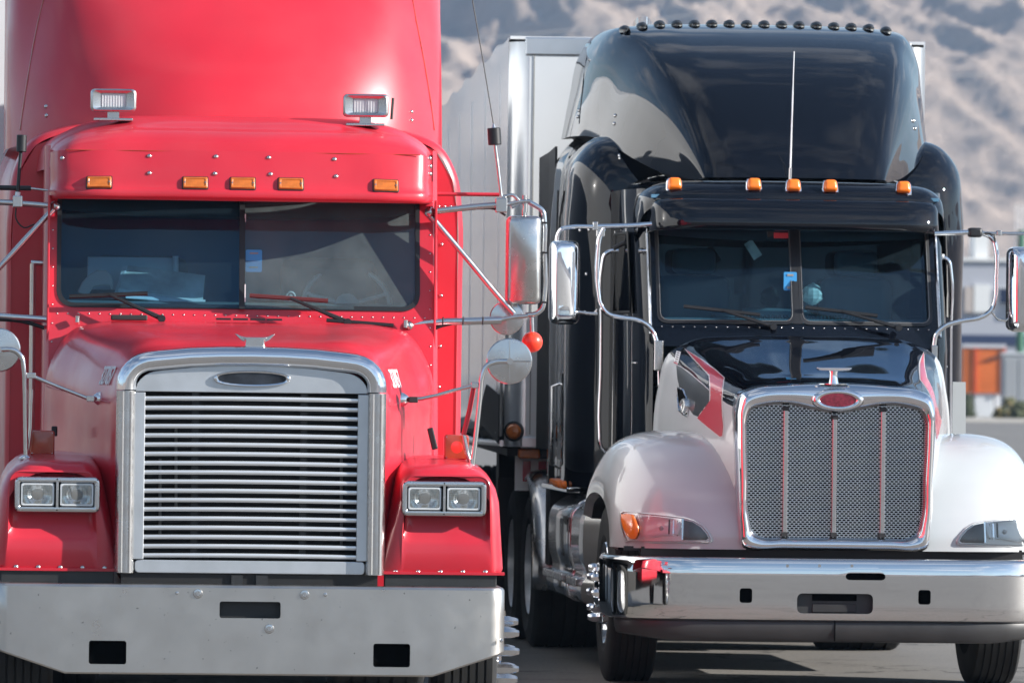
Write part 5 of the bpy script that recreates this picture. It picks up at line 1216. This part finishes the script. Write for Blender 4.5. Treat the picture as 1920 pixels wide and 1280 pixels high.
seam = [BP.hit(a, b_, fct) for a, b_ in ((1118, 62), (1108, 80), (1100, 110), (1094, 150), (1090, 190), (1086, 232))]; seam = [h[0] for h in seam if h[0]]
if len(seam) > 2: MB().tube(seam, .004, 5).build('seam', M['gasket'], fa)
for px, py in ((1154, 217), (1152, 232), (1086, 207), (1084, 219), (1712, 227), (1715, 241)):
    h = BP.hit(px, py, fct)
    if h[0]: rivet(fa, h[0])
# sixteen small roof lamps
lampsrc = None
for k in range(16):
    px = 1172 + k * 32.7; xx = BP(px, 50, 3.78).x; zz = 3.88
    h = fct.ray_cast(Vector((xx, 3.80, 6)), Vector((0, 0, -1))); zz = h[0].z if h[0] else zz
    if k == 0:
        L = empty('roof_lamp'); L.parent = T; L.location = (xx, 3.80, zz)
        MB().lathe([(.034, -.012), (.034, .006), (.030, .010)], (0, 0, 0), (0, 0, 1), 12).build('lamp_foot', M['fair'], L)
        R = []
        for y, r_, hh in ((-.085, .008, .008), (-.06, .024, .018), (-.01, .033, .028), (.04, .034, .028), (.07, .028, .022)): R.append([(r_ * cos(t), y, .006 + max(0, hh * sin(t))) for t in [pi * q / 8 for q in range(9)]])
        MB().grid(R).ngon(R[0]).ngon(R[-1], True).build('lamp_dome', M['gasket'], L, ang=40); lampsrc = L
    else:
        L = lampsrc.copy(); COL.objects.link(L); L.location = (xx, 3.80, zz)
        for c in lampsrc.children: d = c.copy(); COL.objects.link(d); d.parent = L
# aerial on the cab roof and exhaust stack
ar = empty('aerial'); ar.parent = T
tube_px([(1481, 338), (1485, 215), (1489, 97)], 2.0, [.006, .005, .0032], 'whip', ar, 'ws', 4, 6, BP); tube_px([(1481, 340), (1482, 315)], 2.0, .010, 'base', ar, 'steel', 1, 8, BP)
a = BP(1204, 40, 5.35); mb = MB(); R = []
for z, tl in ((1.5, 0), (3.75, 0), (3.90, 0), (3.93, 1)): R.append([(a.x + .060 * cos(t), 5.35 + .060 * sin(t), z + tl * .05 * (1 + sin(t + pi))) for t in [2 * pi * k / 24 for k in range(24)]])
mb.grid(R, cu=True); mb.ngon(R[-1]); mb.build('exhaust_stack', M['chrome'], T, ang=40)

# ---- wipers
wiper((1282, 574), (1425, 590), (1450, 612), 1.80, T, BP); wiper((1510, 576), (1645, 592), (1685, 614), 1.80, T, BP)
# ---- mirrors and handles, near side
mr = empty('door_mirror'); mr.parent = T
Y1 = 1.85
tb = lambda pts, r, nm, par, y=Y1, mm='chrome', sub=4: tube_px(pts, y, r, nm, par, mm, sub, 10, BP)
tb([(1056, 462), (1046, 458), (1046, 440), (1054, 429), (1068, 426), (1112, 425)], .0125, 'mirror_arm', mr, 1.8)
tb([(1112, 425), (1150, 424), (1200, 422), (1222, 420)], .0145, 'upper_arm', mr)
tb([(1132, 428), (1124, 445), (1121, 470), (1121, 545), (1126, 570), (1140, 588), (1165, 595), (1200, 601), (1220, 615), (1230, 635), (1232, 650)], .015, 'hoop', mr)
tb([(1120, 588), (1098, 587), (1080, 584)], .010, 'lower_stay', mr, 1.8, 'steel', 2); tb([(1120, 580), (1108, 590), (1095, 583)], .005, 'cable', mr, 1.8, 'steel', 3)
p = BP(1116, 424, Y1); MB().box(p, (.03, .03, .05)).build('clamp', M['steel'], mr, ang=0, bevel=.005); p = BP(1126, 436, Y1); MB().box(p, (.05, .02, .05)).build('gusset', M['steel'], mr, ang=0, bevel=.005)
a, b_ = BP(1226, 638, Y1), BP(1243, 695, Y1); MB().bb(a.x, b_.x, 1.83, 1.88, b_.z, a.z).build('mount_plate', M['steel'], mr, ang=0, bevel=.006)
tb([(1235, 695), (1236, 740), (1237, 800)], .012, 'mount_strut', mr, 1.87)
def chromemirror(x0, x1, z0, z1, y, par, s):
    cx_, cz, hw, hh = (x0 + x1) / 2, (z0 + z1) / 2, (x1 - x0) / 2, (z1 - z0) / 2; R = []
    for d, k in ((.07, .97), (.02, 1), (-.03, .97), (-.065, .87), (-.095, .70), (-.115, .46), (-.122, .2)):
        R.append([(cx_ + x + s * (1 - k) * .01, y + d + (.05 if s < 0 else -.02) * s * (-x / hw) * .9, cz + z) for x, z in rrect(-hw * (.35 + .65 * k), hw * (.35 + .65 * k), -hh * (.75 + .25 * k), hh * (.75 + .25 * k), .045 * (.4 + .6 * k), 5)])
    R = R[::-1]; MB().grid(R, cu=True).ngon(R[0]).build('mirror_case', M['chrome'], par, ang=80)
    MB().grid([R[-1], [(cx_ + (x - cx_) * .96, y_ + .0, cz + (z - cz) * .98) for x, y_, z in R[-1]]], cu=True).ngon([(cx_ + (x - cx_) * .96, y_, cz + (z - cz) * .98) for x, y_, z in R[-1]]).build('mirror_glass', M['chrome'], par, ang=0)
a, b_ = BP(1028, 608, 1.8), BP(1089, 451, 1.8); chromemirror(a.x, b_.x, a.z, b_.z, 1.8, mr, -1)
gh = empty('grab_handle'); gh.parent = T
tb([(1160, 470), (1143, 471), (1133, 479), (1129, 495), (1127, 600), (1126, 700), (1124, 810), (1127, 838), (1138, 852)], .0125, 'bar', gh, 2.6); tb([(1150, 466), (1172, 455), (1205, 447)], .014, 'window_deflector', gh, 2.5, 'plast', 2)
gh = empty('grab_handle'); gh.parent = T
tb([(1203, 470), (1214, 470), (1223, 478), (1227, 495), (1227, 590)], .009, 'bar', gh, 2.1); tb([(1197, 470), (1208, 470)], .016, 'bracket', gh, 2.12, 'steel', 1)
# far side
mr = empty('door_mirror'); mr.parent = T
tb([(1752, 438), (1790, 437), (1830, 436), (1850, 440), (1862, 449), (1867, 465), (1868, 520), (1866, 560), (1858, 582), (1845, 592), (1800, 602), (1770, 612), (1756, 625), (1751, 650)], .0145, 'hoop', mr)
a = BP(1828, 436, Y1); MB().box(a, (.082, .06, .056)).build('aerial_clamp', M['gasket'], mr, ang=30, bevel=.014)
tb([(1842, 437), (1862, 438), (1900, 438), (1960, 438)], .010, 'mirror_arm', mr, 1.84, 'steel', 1); tb([(1846, 437), (1864, 441), (1866, 455)], .005, 'cable', mr, 1.83, 'gasket', 2); p = BP(1873, 437, 1.84); MB().box(p, (.03, .03, .03)).build('clamp', M['steel'], mr, ang=0, bevel=.005)
tb([(1860, 584), (1872, 598), (1903, 600)], .009, 'lower_stay', mr, 1.84, 'steel', 2); a, b_ = BP(1887, 622, 1.8), BP(1950, 463, 1.8); chromemirror(a.x, b_.x, a.z, b_.z, 1.8, mr, 1)
a, b_ = BP(1745, 647, Y1), BP(1757, 680, Y1); MB().bb(a.x, b_.x, 1.83, 1.88, b_.z, a.z).build('mount_plate', M['steel'], mr, ang=0, bevel=.005)
gh = empty('grab_handle'); gh.parent = T
tb([(1756, 482), (1768, 482), (1779, 490), (1782, 505), (1782, 620), (1781, 815)], .0125, 'bar', gh, 2.3); tb([(1752, 480), (1770, 482)], .018, 'bracket', gh, 2.3, 'ws', 1)

# ---- side fairing, steps, tank
R = []
for y in (2.35, 2.42, 3.2, 3.25, 3.3, 4.7, 4.9):
    k = .0 if y not in (3.25,) else -.012
    e = .12 if y in (2.35,) else (.05 if y == 4.9 else 0)
    R.append([(-.62, y, 1.03), (-.95, y, 1.03), (-1.10 + e + k, y, .995), (-1.185 + e - k, y, .92), (-1.20 + e - k, y, .80), (-1.195 + e - k, y, .66), (-1.175 + e - k, y, .56), (-1.20 + e - k, y, .525), (-1.20 + e - k, y, .42), (-1.05 + e, y, .38)])
sf = MB().grid(patch(R, 4, 1)).build('side_fairing', M['fair'], T, ang=30)
MB().ngon([(x, 2.351, z) for x, y, z in R[0]]).build('fairing_end', M['dark'], sf, ang=0)  # end face coloured black for the shaded gap ahead of the fairing
for y in (3.18, 3.34): MB().tube([(x - .004, y, z + .003) for x, _, z in R[2]], .008, 6, sub=3).build('strap', M['chrome'], sf)
MB().bb(-1.235, -1.12, 2.5, 3.1, .50, .55).build('step', M['steel'], sf, ang=0, bevel=.008); MB().bb(-1.235, -1.12, 3.45, 4.7, .50, .55).build('step', M['steel'], sf, ang=0, bevel=.008)
MB().bb(1.0, 1.19, 2.4, 4.9, .4, 1.02).build('fuel_tank', M['fair'], T, ang=0, bevel=.05, seg=3)
MB().box((-1.12, 2.28, 1.07), (.10, .10, .06)).build('cab_mount', M['steel'], T, ang=0, bevel=.01)
# drive wheels, quarter fenders
for s in (-1, 1):
    w_ = wheel((s * 1.05, 1.25, .505), .505, .29, s, T, 'cover', 'chrome')
    for k in (0, 1): wheel((s * .93, 6.1 + k * 1.32, .5), .5, .58, s, T, None, 'alu', 'drive_wheel')
    R = [[(s * x, 6.1 + (.58 + d) * cos(t), .5 + (.62 + d) * sin(t)) for x, d in ((.66, 0), (.9, .02), (1.16, .012), (1.21, -.01), (1.225, -.04))] for t in [pi * (1.06 - .62 * k / 14) for k in range(15)]]
    MB().grid(patch(R, 2, 1)).build('quarter_fender', M['steel'], T, ang=50, solid=.01)

# ---- loose things in the cab
q = BP(1413, 438, 2.1); c = BP(1413, 468, 2.1); s_ = .045
mb = MB().prism([(c.x - .056, c.z + .03), (c.x - .012, c.z + .062), (c.x + .052, c.z - .03), (c.x + .004, c.z - .062)], 2.10, 2.104)
o = mb.build('air_freshener', M['hang'], None, ang=0); o.location = BLK_O; tag(o, 'pale square air freshener card hanging in the black truck windscreen', 'air freshener')
MB().tube([BP(1414, 436, 2.102), BP(1412, 450, 2.102)], .0018, 4).build('string', M['blue'], o)
rnd = random.Random(4); c = BP(1523, 552, 2.12); mb = MB(); rows = []
for i in range(9):
    t = pi * i / 8; rows.append([(c.x + .062 * sin(t) * cos(a) * (1 + .4 * noise.noise(Vector((cos(a) * 2, sin(a) * 2, i * .9)))), 2.12 + .05 * sin(t) * sin(a), c.z - .062 * cos(t) * (1 + .25 * noise.noise(Vector((a, i, 3))))) for a in [2 * pi * k / 12 for k in range(12)]])
o = mb.grid(rows, cu=True).build('crumpled_bag', M['cream'], None, ang=10); o.location = BLK_O; tag(o, 'crumpled cream bag lying on the black truck dashboard', 'bag')

# ================================================================== SILVER TRAILER
TRO = BLK_O + Vector((-.05, 5.95, 0)); TRR = radians(-2.25)
TR = empty('semi_trailer', TRO, TRR); tag(TR, 'silver box trailer with rounded aluminium front corner coupled behind the black truck', 'trailer')
XL, XR, ZB, ZT = -1.325, 1.37, 1.285, 3.93
L = 13.2; rows = []
for i in range(177):
    y = .12 + i * .075; bu = .0012 * sin(y * .9)
    rows.append([(XL - bu * k, y, z) for z, k in ((ZB + .10, 0), (1.6, .3), (2.2, .5), (3.0, .5), (3.6, .6), (ZT - .25, 1), (ZT - .03 - .02 * sin(y * 2.3), 2), (ZT - .02 * sin(y * 2.3), -2))])
MB().grid(rows).build('side_skin', M['tside'], TR, ang=60)
for k in range(5): MB().bb(XL - .004, XL + .001, 1.34 + 2.4 * k, 1.348 + 2.4 * k, ZB + .12, ZT - .2).build('side_seam', M['talu'], TR, ang=0)
MB().bb(XR - .01, XR, .12, L, ZB, ZT).build('far_side_skin', M['tside'], TR, ang=0)
MB().bb(XL + .01, XR - .01, .12, L, ZT - .02, ZT).build('roof_skin', M['ws'], TR, ang=0)
MB().bb(XL, XR, L, L + .05, ZB, ZT).build('rear_doors', M['ws'], TR, ang=0)
for s, X in ((-1, XL), (1, XR)):   # rounded front corner posts
    R = [[(X + s * (-.13 + .13 * sin(t)), .13 - .13 * cos(t), z) for t in [pi / 2 * k / 10 for k in range(11)]] for z in (ZB, ZT - .04)]
    R = [[(X - s * .02, -.0, z)] + r[0:0] + r for r, z in zip(R, (ZB, ZT - .04))] if False else R
    cp = MB().grid(R).build('corner_post', M['talu'], TR, ang=50)
MB().bb(XL + .13, XR - .13, -.002, .02, ZB, ZT - .13).build('front_wall', M['tfront'], TR, ang=0)
for z0, z1 in ((ZT - .13, ZT - .01), (ZB - .01, ZB + .07)): MB().bb(XL + .10, XR - .10, -.012, .03, z0, z1).build('front_rail', M['talu'], TR, ang=0, bevel=.012)
for x in (XL + .16, XL + .62, -.4, .1, .6): MB().bb(x - .004, x + .004, -.006, 0, ZB + .08, ZT - .13).build('front_seam', M['canvas'], TR, ang=0)
c = MB().lathe([(.065, 0), (.065, .02), (.050, .024)], (0, 0, 0), (-.25, -1, 0), 20).build('lamp_ring', M['gasket'], TR); c.location = (XL + .06, .0, 1.385)
q = MB().lathe([(.050, .02), (.035, .034), (.001, .038)], (0, 0, 0), (-.25, -1, 0), 20).build('lamp_lens', M['amberd'], c)
# folded canvas and black tarp along the lower edge
mb = MB(); rows = []
for i in range(40):
    y = .2 + i * .33; rows.append([(XL + .02 + (.05 + .012 * sin(i * 1.7)) * cos(t), y, ZB + .09 + (.055 + .015 * sin(i * 2.3)) * sin(t) - .004 * i % .02) for t in [2 * pi * k / 8 for k in range(8)]])
mb.grid(rows, cu=True).build('canvas_roll', M['canvas'], TR)
MB().tube([(XL - .01, .2, ZB + .02), (XL - .02, 5, ZB - .01), (XL, 12, ZB + .02)], .022, 8, sub=6).build('lower_rail', M['talu'], TR)
P3 = [(XL - .03, .18, 1.62), (XL - .03, .18, 1.30), (XL - .05, 2.2, 1.40), (XL - .04, 4.2, 1.34), (XL - .05, 2.8, 1.50), (XL - .05, 1.7, 1.68)]
MB().ngon(P3).build('tarp_flap', M['tarp'], TR, ang=0, solid=.01)
MB().tube([(XL - .02, .14, 1.9), (XL - .02, .14, 1.35)], .01, 6).build('tie_rod', M['canvas'], TR)
MB().bb(-.7, .7, .4, 12.8, .95, 1.27).build('underframe', M['dark'], TR, ang=0)
MB().bb(XL + .02, XR - .02, .1, L, ZB - .06, ZB - .012).build('floor', M['dark'], TR, ang=0)
for y in (10.6, 11.9):
    for s in (-1, 1): wheel((s * .98, y, .5), .5, .52, s, TR, None, 'alu', 'trailer_wheel')
for s in (-1, 1): MB().bb(s * .75, s * .95, 3.1, 3.3, .25, 1.25).build('landing_leg', M['plast'], TR, ang=0)
for k in range(6):
    MB().bb(XL + .13 + .10 * (k % 3) + (.45 if k > 2 else 0), XL + .18 + .10 * (k % 3) + (.45 if k > 2 else 0), .25, .26, 1.06, 1.19).build('reflector', M['rstripe'], TR, ang=0)
MB().bb(XL + .08, XL + .95, .262, .28, 1.0, 1.23).build('reflector_plate', M['tfront'], TR, ang=0)
for k, x in enumerate((XL + .16, XL + .62, XL + .30)): MB().bb(x - .07, x + .07, .05, .12, ZB - .075, ZB - .012).build('air_fitting', (M['amberd'], M['steel'], M['plast'])[k], TR, ang=0, bevel=.012)
for k in range(3):
    MB().tube([(-.4 + k * .12, -.05, 1.5), (-.5 + k * .1, -.35, 1.1), (-.3 + k * .1, -.6, 1.05), (-.2 + k * .1, -.75, 1.4)], .016, 6, sub=5).build('air_hose', (M['rstripe'], M['dark'], M['plast'])[k], TR)

for s in (-1, 1): MB().bb(s * .62, s * 1.24, 8.15, 8.17, .16, 1.05).build('gap_dark_flap', M['gasket'], B, ang=0)  # dark sheets added to blacken the view beneath the trailer
MB().bb(-1.15, 1.15, 5.2, 5.5, .55, 1.05).build('gap_dark_plate', M['dark'], B, ang=0)  # dark block added to deepen the gap ahead of the drive wheels
MB().bb(-1.25, 1.25, 2.6, 3.0, .45, 1.22).build('gap_dark_box', M['dark'], TR, ang=0)  # invented dark box, hides the bright ground under the trailer

# ------------------------------------------------------------------ haze
hm = bpy.data.materials.new('haze'); hm.use_nodes = True; nt = hm.node_tree; nt.nodes.clear()
o_ = nt.nodes.new('ShaderNodeOutputMaterial'); v_ = nt.nodes.new('ShaderNodeVolumePrincipled')
v_.inputs['Color'].default_value = (.45, .68, 1, 1); v_.inputs['Density'].default_value = HAZE; v_.inputs['Anisotropy'].default_value = .2
nt.links.new(v_.outputs[0], o_.inputs['Volume'])
hz = MB().bb(-6200, 6200, -6200, 7200, -9, 420).build('haze', hm, ang=0); tag(hz, 'thin pale haze in the air over the lot', kind='stuff')
